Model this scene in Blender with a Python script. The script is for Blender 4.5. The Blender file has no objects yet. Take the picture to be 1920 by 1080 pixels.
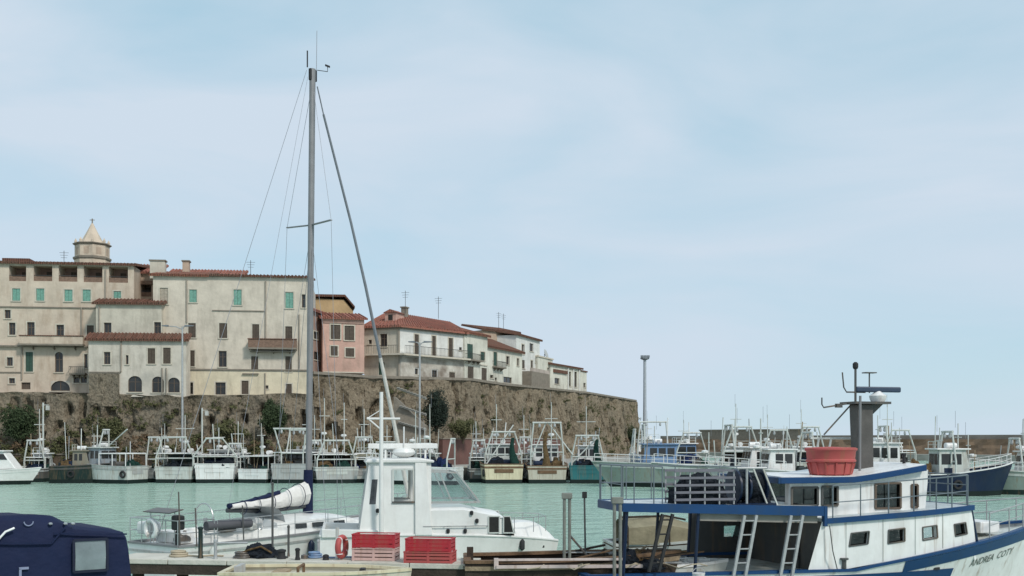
import bpy, bmesh, math, random
from mathutils import Vector, Matrix, noise

R = math.radians
random.seed(7)
scene = bpy.context.scene
col = scene.collection

# ------------------------------------------------------------------ camera
F, H, CX, CY = 2000.0, 4.0, 960.0, 825.0      # focal length in photo pixels, eye height, horizon
cam_d = bpy.data.cameras.new("camera")
cam_d.sensor_width = 36.0
cam_d.lens = 36.0 * F / 1920.0
cam_d.shift_y = (CY - 540.0) / 1920.0
cam_d.clip_start, cam_d.clip_end = 0.1, 20000.0
cam = bpy.data.objects.new("camera", cam_d)
cam.location, cam.rotation_euler = (0, 0, H), (R(90), 0, 0)
col.objects.link(cam)
scene.camera = cam

# ------------------------------------------------------------------ sky
SUN_EL, SUN_AZ = 42.0, 140.0        # azimuth clockwise from +Y: behind the camera, to the right
world = bpy.data.worlds.new("World")
scene.world = world
world.use_nodes = True
wn, wl = world.node_tree.nodes, world.node_tree.links
wn.clear()
w_out = wn.new("ShaderNodeOutputWorld")
w_bg = wn.new("ShaderNodeBackground")
w_bg.inputs["Strength"].default_value = 0.12
sky = wn.new("ShaderNodeTexSky")
sky.sky_type = 'NISHITA'
sky.sun_disc = False
sky.sun_elevation, sky.sun_rotation = R(SUN_EL), R(SUN_AZ)
sky.air_density, sky.dust_density, sky.ozone_density = 1.0, 0.35, 1.6
tc = wn.new("ShaderNodeTexCoord")
mp = wn.new("ShaderNodeMapping")
mp.inputs["Scale"].default_value = (1.0, 1.0, 3.4)
mp.inputs["Rotation"].default_value = (0, 0, R(20))
cn = wn.new("ShaderNodeTexNoise")
cn.inputs["Scale"].default_value, cn.inputs["Detail"].default_value = 2.6, 6.0
cn.inputs["Roughness"].default_value, cn.inputs["Distortion"].default_value = 0.5, 0.5
cr = wn.new("ShaderNodeMapRange")
cr.inputs["From Min"].default_value, cr.inputs["From Max"].default_value = 0.28, 0.62
cr.inputs["To Min"].default_value, cr.inputs["To Max"].default_value = 0.05, 1.0
cmix = wn.new("ShaderNodeMixRGB")
cmix.inputs["Color2"].default_value = (4.5, 5.25, 6.05, 1)      # thin high cloud veil
wl.new(tc.outputs["Generated"], mp.inputs["Vector"])
wl.new(mp.outputs["Vector"], cn.inputs["Vector"])
wl.new(cn.outputs["Fac"], cr.inputs["Value"])
wl.new(cr.outputs["Result"], cmix.inputs["Fac"])
bmix = wn.new("ShaderNodeMixRGB")                                  # even thin haze over the clear sky
bmix.inputs["Fac"].default_value = 0.82
bmix.inputs["Color2"].default_value = (3.3, 4.85, 5.7, 1)
wl.new(sky.outputs["Color"], bmix.inputs["Color1"])
wl.new(bmix.outputs["Color"], cmix.inputs["Color1"])
wl.new(cmix.outputs["Color"], w_bg.inputs["Color"])
wl.new(w_bg.outputs["Background"], w_out.inputs["Surface"])

# ------------------------------------------------------------------ sun (veiled)
sun_d = bpy.data.lights.new("sun", 'SUN')
sun_d.energy, sun_d.angle, sun_d.color = 2.0, R(8), (1.0, 0.95, 0.88)
sun = bpy.data.objects.new("sun", sun_d)
el, az = R(SUN_EL), R(SUN_AZ)
sdir = Vector((math.sin(az) * math.cos(el), math.cos(az) * math.cos(el), math.sin(el)))
sun.rotation_euler = sdir.to_track_quat('Z', 'Y').to_euler()
sun.location = (60, -60, 90)
col.objects.link(sun)

vs = scene.view_settings
vs.view_transform, vs.look = 'Standard', 'None'
vs.exposure, vs.gamma, vs.use_curve_mapping = 0.2, 1.0, False

# ------------------------------------------------------------------ materials
MATS = {}
def mat(name, c, rough=0.6, metal=0.0, var=0.12, scale=3.0, bump=0.0, bscale=None, c2=None,
        stain=None, stain_amt=0.0, stain_scale=(2, 2, 0.4), spec=0.5, streak=False):
    """Principled surface with broken-up colour, optional stains and fine relief."""
    if name in MATS:
        return MATS[name]
    m = bpy.data.materials.new(name)
    m.use_nodes = True
    n, l = m.node_tree.nodes, m.node_tree.links
    b = n["Principled BSDF"]
    b.inputs["Roughness"].default_value = rough
    b.inputs["Metallic"].default_value = metal
    b.inputs["Specular IOR Level"].default_value = spec
    t = n.new("ShaderNodeTexCoord")
    nz = n.new("ShaderNodeTexNoise")
    nz.inputs["Scale"].default_value, nz.inputs["Detail"].default_value = scale, 6.0
    nz.inputs["Roughness"].default_value = 0.62
    l.new(t.outputs["Object"], nz.inputs["Vector"])
    mx = n.new("ShaderNodeMixRGB")
    k = 1 - var
    mx.inputs["Color1"].default_value = (*((c2) if c2 else [x * k for x in c]), 1)
    mx.inputs["Color2"].default_value = (*(c if c2 else [min(1, x * (1 + var * 0.6)) for x in c]), 1)
    rr = n.new("ShaderNodeMapRange")
    rr.inputs["From Min"].default_value, rr.inputs["From Max"].default_value = 0.32, 0.68
    l.new(nz.outputs["Fac"], rr.inputs["Value"])
    l.new(rr.outputs["Result"], mx.inputs["Fac"])
    last = mx.outputs["Color"]
    if stain:
        mpn = n.new("ShaderNodeMapping")
        mpn.inputs["Scale"].default_value = stain_scale
        ns = n.new("ShaderNodeTexNoise")
        ns.inputs["Scale"].default_value, ns.inputs["Detail"].default_value = 1.0, 8.0
        ns.inputs["Roughness"].default_value = 0.65
        l.new(t.outputs["Object"], mpn.inputs["Vector"])
        l.new(mpn.outputs["Vector"], ns.inputs["Vector"])
        r2 = n.new("ShaderNodeMapRange")
        r2.inputs["From Min"].default_value, r2.inputs["From Max"].default_value = 0.5, 0.68
        r2.inputs["To Max"].default_value = stain_amt
        l.new(ns.outputs["Fac"], r2.inputs["Value"])
        m2 = n.new("ShaderNodeMixRGB")
        m2.inputs["Color2"].default_value = (*stain, 1)
        l.new(last, m2.inputs["Color1"])
        l.new(r2.outputs["Result"], m2.inputs["Fac"])
        last = m2.outputs["Color"]
    if streak:                                       # rust runs and scuffs
        mpn = n.new("ShaderNodeMapping"); mpn.inputs["Scale"].default_value = (7, 7, 0.55)
        ns = n.new("ShaderNodeTexNoise"); ns.inputs["Scale"].default_value, ns.inputs["Detail"].default_value = 1.0, 5.0
        l.new(t.outputs["Object"], mpn.inputs["Vector"]); l.new(mpn.outputs["Vector"], ns.inputs["Vector"])
        r3 = n.new("ShaderNodeMapRange"); r3.inputs["From Min"].default_value, r3.inputs["From Max"].default_value, r3.inputs["To Max"].default_value = 0.57, 0.75, 0.55
        l.new(ns.outputs["Fac"], r3.inputs["Value"])
        m3 = n.new("ShaderNodeMixRGB"); m3.inputs["Color2"].default_value = (0.26, 0.145, 0.07, 1)
        l.new(last, m3.inputs["Color1"]); l.new(r3.outputs["Result"], m3.inputs["Fac"]); last = m3.outputs["Color"]
    l.new(last, b.inputs["Base Color"])
    if bump:
        nb = n.new("ShaderNodeTexNoise")
        nb.inputs["Scale"].default_value, nb.inputs["Detail"].default_value = bscale or scale * 4, 8.0
        l.new(t.outputs["Object"], nb.inputs["Vector"])
        bp = n.new("ShaderNodeBump")
        bp.inputs["Strength"].default_value, bp.inputs["Distance"].default_value = bump, 0.08
        l.new(nb.outputs["Fac"], bp.inputs["Height"])
        l.new(bp.outputs["Normal"], b.inputs["Normal"])
    MATS[name] = m
    return m

def plaster(name, c, stain=(0.20, 0.17, 0.13), amt=0.55, var=0.10):
    return mat(name, c, 0.9, 0, var + .08, 0.6, 0.4, 3.0, stain=stain, stain_amt=amt, stain_scale=(0.9, 0.9, 0.22), spec=0.2)

def paint(name, c, rough=0.38, stain=(0.22, 0.15, 0.09), amt=0.28, streak=True):
    return mat(name, c, rough, 0, 0.10, 1.3, 0.06, 6.0, stain=stain, stain_amt=amt, stain_scale=(2.2, 2.2, 0.45), spec=0.4, streak=streak)

def tile_mat(name, c, c2):
    m = mat(name, c, 0.85, 0, 0.2, 2.2, c2=c2, stain=(0.16, 0.12, 0.09), stain_amt=0.6, stain_scale=(0.8, 0.8, 0.8), spec=0.2)
    n, l = m.node_tree.nodes, m.node_tree.links
    t = n.new("ShaderNodeTexCoord")
    w = n.new("ShaderNodeTexWave")
    w.wave_type, w.bands_direction = 'BANDS', 'X'
    w.inputs["Scale"].default_value, w.inputs["Distortion"].default_value = 1.4, 0.4
    l.new(t.outputs["Object"], w.inputs["Vector"])
    bp = n.new("ShaderNodeBump")
    bp.inputs["Strength"].default_value, bp.inputs["Distance"].default_value = 0.9, 0.1
    l.new(w.outputs["Fac"], bp.inputs["Height"])
    l.new(bp.outputs["Normal"], n["Principled BSDF"].inputs["Normal"])
    return m

P_CREAM = plaster("plaster_cream", (0.585, 0.49, 0.39), amt=0.5, stain=(0.30, 0.20, 0.13))
P_SAND = plaster("plaster_sand", (0.62, 0.55, 0.455), amt=0.35)
P_GREY = plaster("plaster_grey", (0.57, 0.52, 0.43), amt=0.4)
P_PALE = plaster("plaster_pale", (0.60, 0.55, 0.47), amt=0.4)
P_YELL = plaster("plaster_yellow", (0.68, 0.60, 0.445), amt=0.35)
P_PINK = plaster("plaster_pink", (0.58, 0.37, 0.30), amt=0.35)
P_PINKD = plaster("plaster_dusty_pink", (0.38, 0.26, 0.215), amt=0.4)
P_OCHRE = plaster("plaster_ochre", (0.50, 0.35, 0.19), amt=0.35)
P_WHITE = plaster("plaster_white", (0.70, 0.69, 0.65), amt=0.3, stain=(0.34, 0.31, 0.27))
P_WHITE2 = plaster("plaster_offwhite", (0.66, 0.64, 0.55), amt=0.4)
P_ROSE = plaster("plaster_rose_grey", (0.46, 0.39, 0.34), amt=0.5)
P_TAN = plaster("plaster_tan", (0.48, 0.37, 0.28), amt=0.4)
STONE_L = mat("trim_stone", (0.56, 0.51, 0.42), 0.85, 0, 0.15, 2, 0.2, spec=0.2)
STONE_D = mat("trim_stone_dark", (0.24, 0.21, 0.17), 0.9, 0, 0.2, 2, 0.3, spec=0.2)
TILE = tile_mat("roof_tile", (0.27, 0.115, 0.075), (0.19, 0.085, 0.06))
TILE_R = tile_mat("roof_tile_red", (0.39, 0.16, 0.115), (0.29, 0.12, 0.09))
TILE_B = tile_mat("roof_tile_brown", (0.20, 0.095, 0.065), (0.14, 0.075, 0.055))
GLASS_D = mat("window_glass", (0.035, 0.036, 0.035), 0.12, 0, 0.5, 0.5, spec=0.5)
FRAME_B = mat("window_frame_brown", (0.12, 0.085, 0.06), 0.6)
FRAME_W = mat("window_frame_white", (0.6, 0.58, 0.54), 0.6)
SHUT_G = mat("shutter_green", (0.19, 0.39, 0.31), 0.6, 0, 0.25, 5)
SHUT_B = mat("shutter_brown", (0.10, 0.075, 0.055), 0.7, 0, 0.25, 5)
SHUT_T = mat("shutter_beige", (0.44, 0.38, 0.30), 0.7, 0, 0.2, 5)
SHUT_DG = mat("shutter_dark_green", (0.04, 0.09, 0.065), 0.6, 0, 0.2, 5)
IRON = mat("wrought_iron", (0.06, 0.058, 0.055), 0.6, 0.3)
PIPE = mat("drain_pipe", (0.30, 0.26, 0.21), 0.6)
BRICK = mat("parapet_brick", (0.22, 0.14, 0.10), 0.9, 0, 0.3, 4, 0.4)
def rock_mat(name, c1, c2, c3, pit_shade_stain):
    """Weathered masonry: uneven stones, darker joints, dark spots for pit shade and stains, patches of lichen."""
    m = bpy.data.materials.new(name); m.use_nodes = True
    n, l = m.node_tree.nodes, m.node_tree.links
    b = n["Principled BSDF"]; b.inputs["Roughness"].default_value = 0.95; b.inputs["Specular IOR Level"].default_value = 0.1
    t = n.new("ShaderNodeTexCoord")
    def nz(scale, detail, sc=(1, 1, 1), rough=0.6):
        mp_ = n.new("ShaderNodeMapping"); mp_.inputs["Scale"].default_value = sc
        x = n.new("ShaderNodeTexNoise"); x.inputs["Scale"].default_value, x.inputs["Detail"].default_value, x.inputs["Roughness"].default_value = scale, detail, rough
        l.new(t.outputs["Object"], mp_.inputs["Vector"]); l.new(mp_.outputs["Vector"], x.inputs["Vector"]); return x
    def ramp(src, a, bb, lo=0.0, hi=1.0):
        r = n.new("ShaderNodeMapRange"); r.inputs["From Min"].default_value, r.inputs["From Max"].default_value, r.inputs["To Min"].default_value, r.inputs["To Max"].default_value = a, bb, lo, hi
        l.new(src, r.inputs["Value"]); return r.outputs["Result"]
    def mix(fac, a, bb):
        x = n.new("ShaderNodeMixRGB"); l.new(fac, x.inputs["Fac"])
        for s_, k in ((a, "Color1"), (bb, "Color2")):
            if isinstance(s_, tuple): x.inputs[k].default_value = (*s_, 1)
            else: l.new(s_, x.inputs[k])
        return x.outputs["Color"]
    big = nz(0.22, 4); mid = nz(2.6, 8, (1, 1, .6), .75); pits = nz(2.7, 4, (1, 1, .5), .6); fine = nz(8, 6, (1, 1, .8), .7)
    v = n.new("ShaderNodeTexVoronoi"); v.inputs["Scale"].default_value = 3.2; mpv = n.new("ShaderNodeMapping"); mpv.inputs["Scale"].default_value = (1, 1, .85)
    l.new(t.outputs["Object"], mpv.inputs["Vector"]); l.new(mpv.outputs["Vector"], v.inputs["Vector"])
    c = mix(ramp(mid.outputs["Fac"], .36, .66), c2, c1)
    c = mix(ramp(big.outputs["Fac"], .45, .62, 0, .7), c, c3)
    hue = n.new("ShaderNodeSeparateColor"); l.new(v.outputs["Color"], hue.inputs["Color"])
    c = mix(ramp(hue.outputs[0], 0, 1, 0, .35), c, tuple(x * .5 for x in c2))
    c = mix(ramp(pits.outputs["Fac"], .56, .62, 0, .9), c, pit_shade_stain)  # dark spots: shade of hollows and stone staining put into the colour
    c = mix(ramp(fine.outputs["Fac"], .42, .66, 0, .42), c, (0.42, 0.36, 0.27))
    l.new(c, b.inputs["Base Color"])
    ad = n.new("ShaderNodeMath"); ad.operation = 'MULTIPLY_ADD'; ad.inputs[1].default_value = -0.5
    l.new(v.outputs["Distance"], ad.inputs[0]); l.new(mid.outputs["Fac"], ad.inputs[2])
    bp = n.new("ShaderNodeBump"); bp.inputs["Strength"].default_value, bp.inputs["Distance"].default_value = 1.0, 0.28
    l.new(ad.outputs[0], bp.inputs["Height"]); l.new(bp.outputs["Normal"], b.inputs["Normal"])
    MATS[name] = m
    return m
ROCK = rock_mat("rampart_stone", (0.33, 0.27, 0.19), (0.185, 0.145, 0.10), (0.20, 0.17, 0.125), (0.07, 0.052, 0.034))
ROCK2 = rock_mat("embankment_stone", (0.30, 0.25, 0.18), (0.18, 0.145, 0.105), (0.185, 0.165, 0.13), (0.07, 0.058, 0.04))
REDWALL = mat("red_brown_render", (0.15, 0.075, 0.062), 0.9, 0, 0.25, 0.8, 0.3, stain=(0.12, 0.08, 0.06), stain_amt=0.6)
CONC = mat("concrete", (0.36, 0.345, 0.31), 0.9, 0, 0.18, 1.2, 0.3, stain=(0.15, 0.13, 0.10), stain_amt=0.55, stain_scale=(0.6, 0.6, 0.6), spec=0.2)
CONC_L = mat("pale_concrete", (0.58, 0.56, 0.49), 0.85, 0, 0.15, 2.0, 0.3, stain=(0.25, 0.21, 0.15), stain_amt=0.5, stain_scale=(1, 1, 1), spec=0.2)
BREAK = mat("breakwater_stone", (0.27, 0.185, 0.12), 0.95, 0, 0.3, 0.35, 0.8, 1.5, c2=(0.19, 0.14, 0.10), spec=0.1)
BREAK_T = mat("breakwater_parapet", (0.27, 0.24, 0.21), 0.95, 0, 0.2, 0.3, 0.3, 1.5, spec=0.1)
WHITE = paint("white_paint", (0.78, 0.78, 0.76), amt=0.16)
WHITE_C = paint("clean_white_gelcoat", (0.78, 0.78, 0.75), 0.3, amt=0.12, streak=False)
WHITE_D = paint("weathered_white_paint", (0.56, 0.585, 0.55), 0.55, amt=0.45)
CREAM = paint("cream_paint", (0.66, 0.60, 0.42), amt=0.3)
GREYP = paint("grey_paint", (0.42, 0.43, 0.42), amt=0.3)
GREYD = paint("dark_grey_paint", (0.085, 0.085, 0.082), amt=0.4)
GREENG = paint("grey_green_paint", (0.27, 0.33, 0.29), amt=0.3)
TEAL = paint("teal_paint", (0.03, 0.16, 0.17), amt=0.3)
NAVY = paint("navy_paint", (0.005, 0.016, 0.048), 0.38, stain=(0.03, 0.035, 0.045), amt=0.35, streak=False)
BLUE = paint("blue_paint", (0.004, 0.046, 0.145), 0.42, stain=(0.02, 0.05, 0.10), amt=0.5, streak=False)
LBLUE = paint("light_blue_paint", (0.16, 0.27, 0.44), 0.5, amt=0.3)
KHAKI = paint("khaki_paint", (0.24, 0.225, 0.175))
LGREY = paint("blue_grey_paint", (0.30, 0.34, 0.37))
DGREEN = paint("dark_green_paint", (0.008, 0.024, 0.021), 0.5, amt=0.3)
BOOT = mat("antifouling_dark", (0.009, 0.018, 0.016), 0.6, spec=0.3)
REDP = paint("red_plastic", (0.42, 0.03, 0.042), 0.5, amt=0.4)
REDF = paint("faded_red_fibreglass", (0.44, 0.085, 0.08), 0.6, amt=0.35)
STEEL = mat("stainless_steel", (0.55, 0.55, 0.54), 0.35, 0.85)
GALV = mat("galvanised_steel", (0.42, 0.43, 0.43), 0.55, 0.4, 0.2, 6)
ALU = mat("mast_aluminium", (0.235, 0.232, 0.235), 0.5, 0.2)
WOOD = mat("old_wood", (0.17, 0.105, 0.062), 0.8, 0, 0.35, 3, 0.4, spec=0.25)
WOOD_L = mat("weathered_wood", (0.35, 0.27, 0.18), 0.85, 0, 0.3, 4, 0.3, spec=0.2)
WOOD_DK = mat("dark_tarred_wood", (0.055, 0.042, 0.032), 0.8, 0, 0.3, 3, 0.4, spec=0.25)
RUBBER = mat("black_rubber", (0.018, 0.018, 0.019), 0.7)
SAIL = mat("sailcloth", (0.74, 0.72, 0.68), 0.85, 0, 0.1, 6, 0.4, 12, spec=0.2)
CANVAS_N = mat("navy_canvas", (0.0045, 0.010, 0.042), 0.75, 0, 0.2, 3, 0.35, 5, c2=(0.0055, 0.013, 0.05), spec=0.3)
CANVAS_K = mat("khaki_canvas", (0.27, 0.24, 0.16), 0.85, 0, 0.2, 3, 0.4, 6, spec=0.2)
TARP = mat("blue_tarpaulin", (0.010, 0.030, 0.115), 0.5, 0, 0.3, 3, 0.5, 5, spec=0.4)
ROPE = mat("hemp_rope", (0.42, 0.36, 0.26), 0.9)
WIRE = mat("rigging_wire", (0.30, 0.31, 0.33), 0.5, 0.5)
NET_G = mat("green_net", (0.018, 0.052, 0.042), 0.9, 0, 0.5, 9, 0.9, 18, spec=0.1)
NET_B = mat("blue_net", (0.018, 0.03, 0.085), 0.9, 0, 0.5, 9, 0.9, 18, spec=0.1)
NET_O = mat("ochre_net", (0.15, 0.10, 0.052), 0.9, 0, 0.5, 9, 0.9, 18, spec=0.1)
NET_K = mat("black_net", (0.022, 0.027, 0.035), 0.9, 0, 0.5, 9, 0.9, 18, spec=0.1)
LEAF = mat("leaf_dark_green", (0.045, 0.065, 0.03), 0.8, 0, 0.4, 1.5, spec=0.2)
LEAF_D = mat("leaf_blackish_green", (0.024, 0.036, 0.026), 0.8, 0, 0.4, 1.5, spec=0.2)
LEAF_O = mat("leaf_olive", (0.11, 0.11, 0.05), 0.85, 0, 0.4, 1.2, c2=(0.07, 0.075, 0.035), spec=0.2)
BARK = mat("bark", (0.10, 0.075, 0.05), 0.9)
PVC = mat("clear_vinyl_window", (0.20, 0.24, 0.25), 0.22, 0, 0.25, 2.5, 0.2, 4, spec=0.6)
LAMP_H = mat("lamp_housing", (0.20, 0.22, 0.24), 0.5, 0.3)
PALE_D = paint("pale_deck_paint", (0.52, 0.57, 0.58), 0.6)
RAIL_D = mat("dull_grey_rail", (0.16, 0.19, 0.21), 0.5, 0.2)
ROUGH = mat("brown_rubble_wall", (0.155, 0.115, 0.085), 0.95, 0, 0.35, 0.9, 0.8, 2.5, c2=(0.10, 0.075, 0.055), stain=(0.05, 0.045, 0.03), stain_amt=0.8, stain_scale=(0.9, 0.9, 0.9), spec=0.1)
LETTER = mat("hull_lettering", (0.10, 0.12, 0.10), 0.6)

def glass_mat(name, tint):
    m = bpy.data.materials.new(name); m.use_nodes = True
    n, l = m.node_tree.nodes, m.node_tree.links
    n.clear()
    o = n.new("ShaderNodeOutputMaterial"); mxs = n.new("ShaderNodeMixShader")
    tr = n.new("ShaderNodeBsdfTransparent"); tr.inputs["Color"].default_value = (*tint, 1)
    gl = n.new("ShaderNodeBsdfGlossy"); gl.inputs["Roughness"].default_value = 0.06
    fr = n.new("ShaderNodeFresnel"); fr.inputs["IOR"].default_value = 1.45
    nz = n.new("ShaderNodeTexNoise"); nz.inputs["Scale"].default_value = 3.0
    ad = n.new("ShaderNodeMath"); ad.operation = 'MULTIPLY_ADD'; ad.inputs[1].default_value = 0.12
    l.new(nz.outputs["Fac"], ad.inputs[0]); l.new(fr.outputs["Fac"], ad.inputs[2])
    l.new(ad.outputs[0], mxs.inputs["Fac"])
    l.new(tr.outputs[0], mxs.inputs[1]); l.new(gl.outputs[0], mxs.inputs[2])
    l.new(mxs.outputs[0], o.inputs["Surface"])
    MATS[name] = m
    return m
GLASS_C = glass_mat("clear_glass", (0.72, 0.80, 0.80))
GLASS_S = glass_mat("smoked_glass", (0.16, 0.17, 0.17))

# ------------------------------------------------------------------ mesh building
class MB:
    """Collects shapes; build() links them as one mesh object."""
    def __init__(s, M=None):
        s.v, s.f, s.M = [], [], M
    def add(s, pts, faces):
        k = len(s.v)
        for p in pts:
            p = Vector(p)
            s.v.append(s.M @ p if s.M else p)
        s.f += [[i + k for i in f] for f in faces]
        return s
    def box(s, x0, x1, y0, y1, z0, z1):
        return s.hexa([(x0, y0, z0), (x1, y0, z0), (x1, y1, z0), (x0, y1, z0),
                       (x0, y0, z1), (x1, y0, z1), (x1, y1, z1), (x0, y1, z1)])
    def hexa(s, p):
        return s.add(p, [(0, 3, 2, 1), (4, 5, 6, 7), (0, 1, 5, 4), (1, 2, 6, 5), (2, 3, 7, 6), (3, 0, 4, 7)])
    def quad(s, a, b, c, d):
        return s.add([a, b, c, d], [(0, 1, 2, 3)])
    def prism(s, poly, ext):
        e = Vector(ext); n = len(poly)
        p = [Vector(q) for q in poly] + [Vector(q) + e for q in poly]
        fs = [tuple(range(n))[::-1], tuple(range(n, 2 * n))]
        fs += [(i, (i + 1) % n, n + (i + 1) % n, n + i) for i in range(n)]
        return s.add(p, fs)
    def bar(s, a, b, w, h=None, up=(0, 0, 1)):
        a, b = Vector(a), Vector(b); h = h or w
        d = (b - a).normalized(); up = Vector(up)
        if abs(d.dot(up)) > 0.98: up = Vector((1, 0, 0))
        x = d.cross(up).normalized() * (w / 2); y = x.cross(d).normalized() * (h / 2)
        return s.hexa([a - x - y, a + x - y, a + x + y, a - x + y, b - x - y, b + x - y, b + x + y, b - x + y])
    def tube(s, pts, r, n=8, r2=None, cap=True):
        pts = [Vector(p) for p in pts]; k0 = len(pts); rings = []
        prev = None
        for i, p in enumerate(pts):
            d = (pts[min(i + 1, k0 - 1)] - pts[max(i - 1, 0)]).normalized()
            ref = prev if prev is not None else (Vector((0, 0, 1)) if abs(d.z) < 0.95 else Vector((1, 0, 0)))
            x = (ref - d * ref.dot(d)).normalized(); prev = x; y = d.cross(x)
            t = i / max(1, k0 - 1); rr = r if r2 is None else r + (r2 - r) * t
            rings.append([p + (x * math.cos(2 * math.pi * j / n) + y * math.sin(2 * math.pi * j / n)) * rr for j in range(n)])
        return s.loft(rings, True, cap)
    def loft(s, rings, closed=True, cap=False):
        n = len(rings[0]); p = [q for r in rings for q in r]; fs = []
        for i in range(len(rings) - 1):
            for j in range(n if closed else n - 1):
                a, b = i * n + j, i * n + (j + 1) % n
                fs.append((a, b, b + n, a + n))
        if cap:
            fs.append(tuple(range(n))[::-1]); fs.append(tuple(range((len(rings) - 1) * n, len(rings) * n)))
        return s.add(p, fs)
    def lathe(s, c, prof, n=16, sx=1.0, sy=1.0):
        c = Vector(c)
        rings = [[c + Vector((r * sx * math.cos(2 * math.pi * j / n), r * sy * math.sin(2 * math.pi * j / n), z)) for j in range(n)] for r, z in prof]
        return s.loft(rings, True, True)
    def blob(s, c, rx, ry, rz, seed=0, n=14, m=8, rough=0.25, freq=1.6, flat=True):
        c = Vector(c); rings = []
        for i in range(m + 1):
            th = (math.pi * 0.5 if flat else math.pi) * i / m
            ring = []
            for j in range(n):
                a = 2 * math.pi * j / n
                d = Vector((math.cos(a) * math.sin(th), math.sin(a) * math.sin(th), math.cos(th)))
                k = 1 + rough * noise.noise(d * freq + Vector((seed * 3.1, seed * 1.7, seed)))
                k += rough * 0.4 * noise.noise(d * freq * 3 + Vector((seed, 0, 5)))
                ring.append(c + Vector((d.x * rx * k, d.y * ry * k, d.z * rz * k)))
            rings.append(ring)
        return s.loft(rings, True, True)
    def torus(s, c, R0, r, ax='y', n=24, m=8, a0=0, a1=360):
        c = Vector(c); rings = []
        full = abs(a1 - a0 - 360) < 1e-3
        for i in range(n + 1):
            a = R(a0 + (a1 - a0) * i / n); ring = []
            for j in range(m):
                b = 2 * math.pi * j / m; q = R0 + r * math.cos(b); h = r * math.sin(b)
                p = {'y': (q * math.cos(a), h, q * math.sin(a)), 'x': (h, q * math.cos(a), q * math.sin(a)), 'z': (q * math.cos(a), q * math.sin(a), h)}[ax]
                ring.append(c + Vector(p))
            rings.append(ring)
        return s.loft(rings, True, not full)
    def mesh(s, name):
        me = bpy.data.meshes.new(name)
        me.from_pydata([tuple(p) for p in s.v], [], s.f)
        bm = bmesh.new(); bm.from_mesh(me)
        bmesh.ops.remove_doubles(bm, verts=bm.verts, dist=1e-5)
        bmesh.ops.recalc_face_normals(bm, faces=bm.faces)
        bm.to_mesh(me); bm.free()
        return me

def link(name, me, m, parent=None, smooth=False, bevel=0.0, keep=False):
    o = bpy.data.objects.new(name, me)
    if m: me.materials.append(m)
    col.objects.link(o)
    if parent: o.parent = parent
    if smooth:
        me.shade_smooth(); me.set_sharp_from_angle(angle=R(38))
    if bevel:
        bv = o.modifiers.new("bevel", 'BEVEL'); bv.width, bv.segments, bv.limit_method = bevel, 2, 'ANGLE'
    return o

def part(parent, name, mb, m, smooth=False, bevel=0.0, label=None):
    o = link(name, mb.mesh(name), m, parent, smooth, bevel)
    if label: o["label"] = label
    return o

def tag(o, label, cat, group=None):
    o["label"], o["category"] = label, cat
    if group: o["group"] = group
    return o

def thing(name, label, cat, loc=(0, 0, 0), ang=0.0, group=None):
    o = bpy.data.objects.new(name, None)
    o.empty_display_size = 0.3
    o.location, o.rotation_euler = loc, (0, 0, ang)
    col.objects.link(o)
    return tag(o, label, cat, group)

def struct(name, mb, m, smooth=False):
    o = link(name, mb.mesh(name), m, None, smooth)
    o["kind"] = "structure"
    return o

def gx(px, Y): return (px - CX) / F * Y
def gz(py, Y): return H - (py - CY) / F * Y

class Frame:
    """A vertical working plane in the place: origin on the ground, x along it, y behind it."""
    def __init__(s, X, Y, ang):
        s.X, s.Y, s.a = X, Y, ang
        s.M = Matrix.Translation((X, Y, 0)) @ Matrix.Rotation(ang, 4, 'Z')
        s.I = s.M.inverted()
    @classmethod
    def span(c, a, b):
        xa, xb = gx(*a), gx(*b)
        f = c(xa, a[1], math.atan2(b[1] - a[1], xb - xa))
        f.W = math.hypot(xb - xa, b[1] - a[1])
        return f
    def loc(s, px, py, y=0.0):
        o = s.I @ Vector((0, 0, H)); d = s.I.to_3x3() @ Vector(((px - CX) / F, 1, -(py - CY) / F))
        t = (y - o.y) / d.y; p = o + d * t
        return p.x, p.z
# ------------------------------------------------------------------ water
def water_mat():
    m = bpy.data.materials.new("harbour_water"); m.use_nodes = True
    n, l = m.node_tree.nodes, m.node_tree.links
    b = n["Principled BSDF"]
    t = n.new("ShaderNodeTexCoord")
    c = n.new("ShaderNodeTexNoise"); c.inputs["Scale"].default_value, c.inputs["Detail"].default_value = 0.05, 5
    mx = n.new("ShaderNodeMixRGB")
    mx.inputs["Color1"].default_value, mx.inputs["Color2"].default_value = (0.305, 0.475, 0.385, 1), (0.375, 0.54, 0.445, 1)
    l.new(t.outputs["Object"], c.inputs["Vector"]); l.new(c.outputs["Fac"], mx.inputs["Fac"])
    l.new(mx.outputs["Color"], b.inputs["Base Color"])
    b.inputs["Roughness"].default_value, b.inputs["IOR"].default_value = 0.15, 1.33
    b.inputs["Specular IOR Level"].default_value = 0.5
    prev = None
    for sc_, dist, st in (((0.3, 0.55, 1), 0.8, 1.0), ((1.1, 2.0, 1), 0.42, 1.0), ((3.2, 5.5, 1), 0.13, 1.0)):
        mp_ = n.new("ShaderNodeMapping"); mp_.inputs["Scale"].default_value = sc_
        mp_.inputs["Rotation"].default_value = (0, 0, R(17))
        w = n.new("ShaderNodeTexNoise"); w.inputs["Scale"].default_value, w.inputs["Detail"].default_value = 1.0, 4
        bp = n.new("ShaderNodeBump"); bp.inputs["Strength"].default_value, bp.inputs["Distance"].default_value = st, dist
        l.new(t.outputs["Object"], mp_.inputs["Vector"]); l.new(mp_.outputs["Vector"], w.inputs["Vector"])
        l.new(w.outputs["Fac"], bp.inputs["Height"])
        if prev: l.new(prev.outputs["Normal"], bp.inputs["Normal"])
        prev = bp
    l.new(prev.outputs["Normal"], b.inputs["Normal"])
    return m
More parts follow.
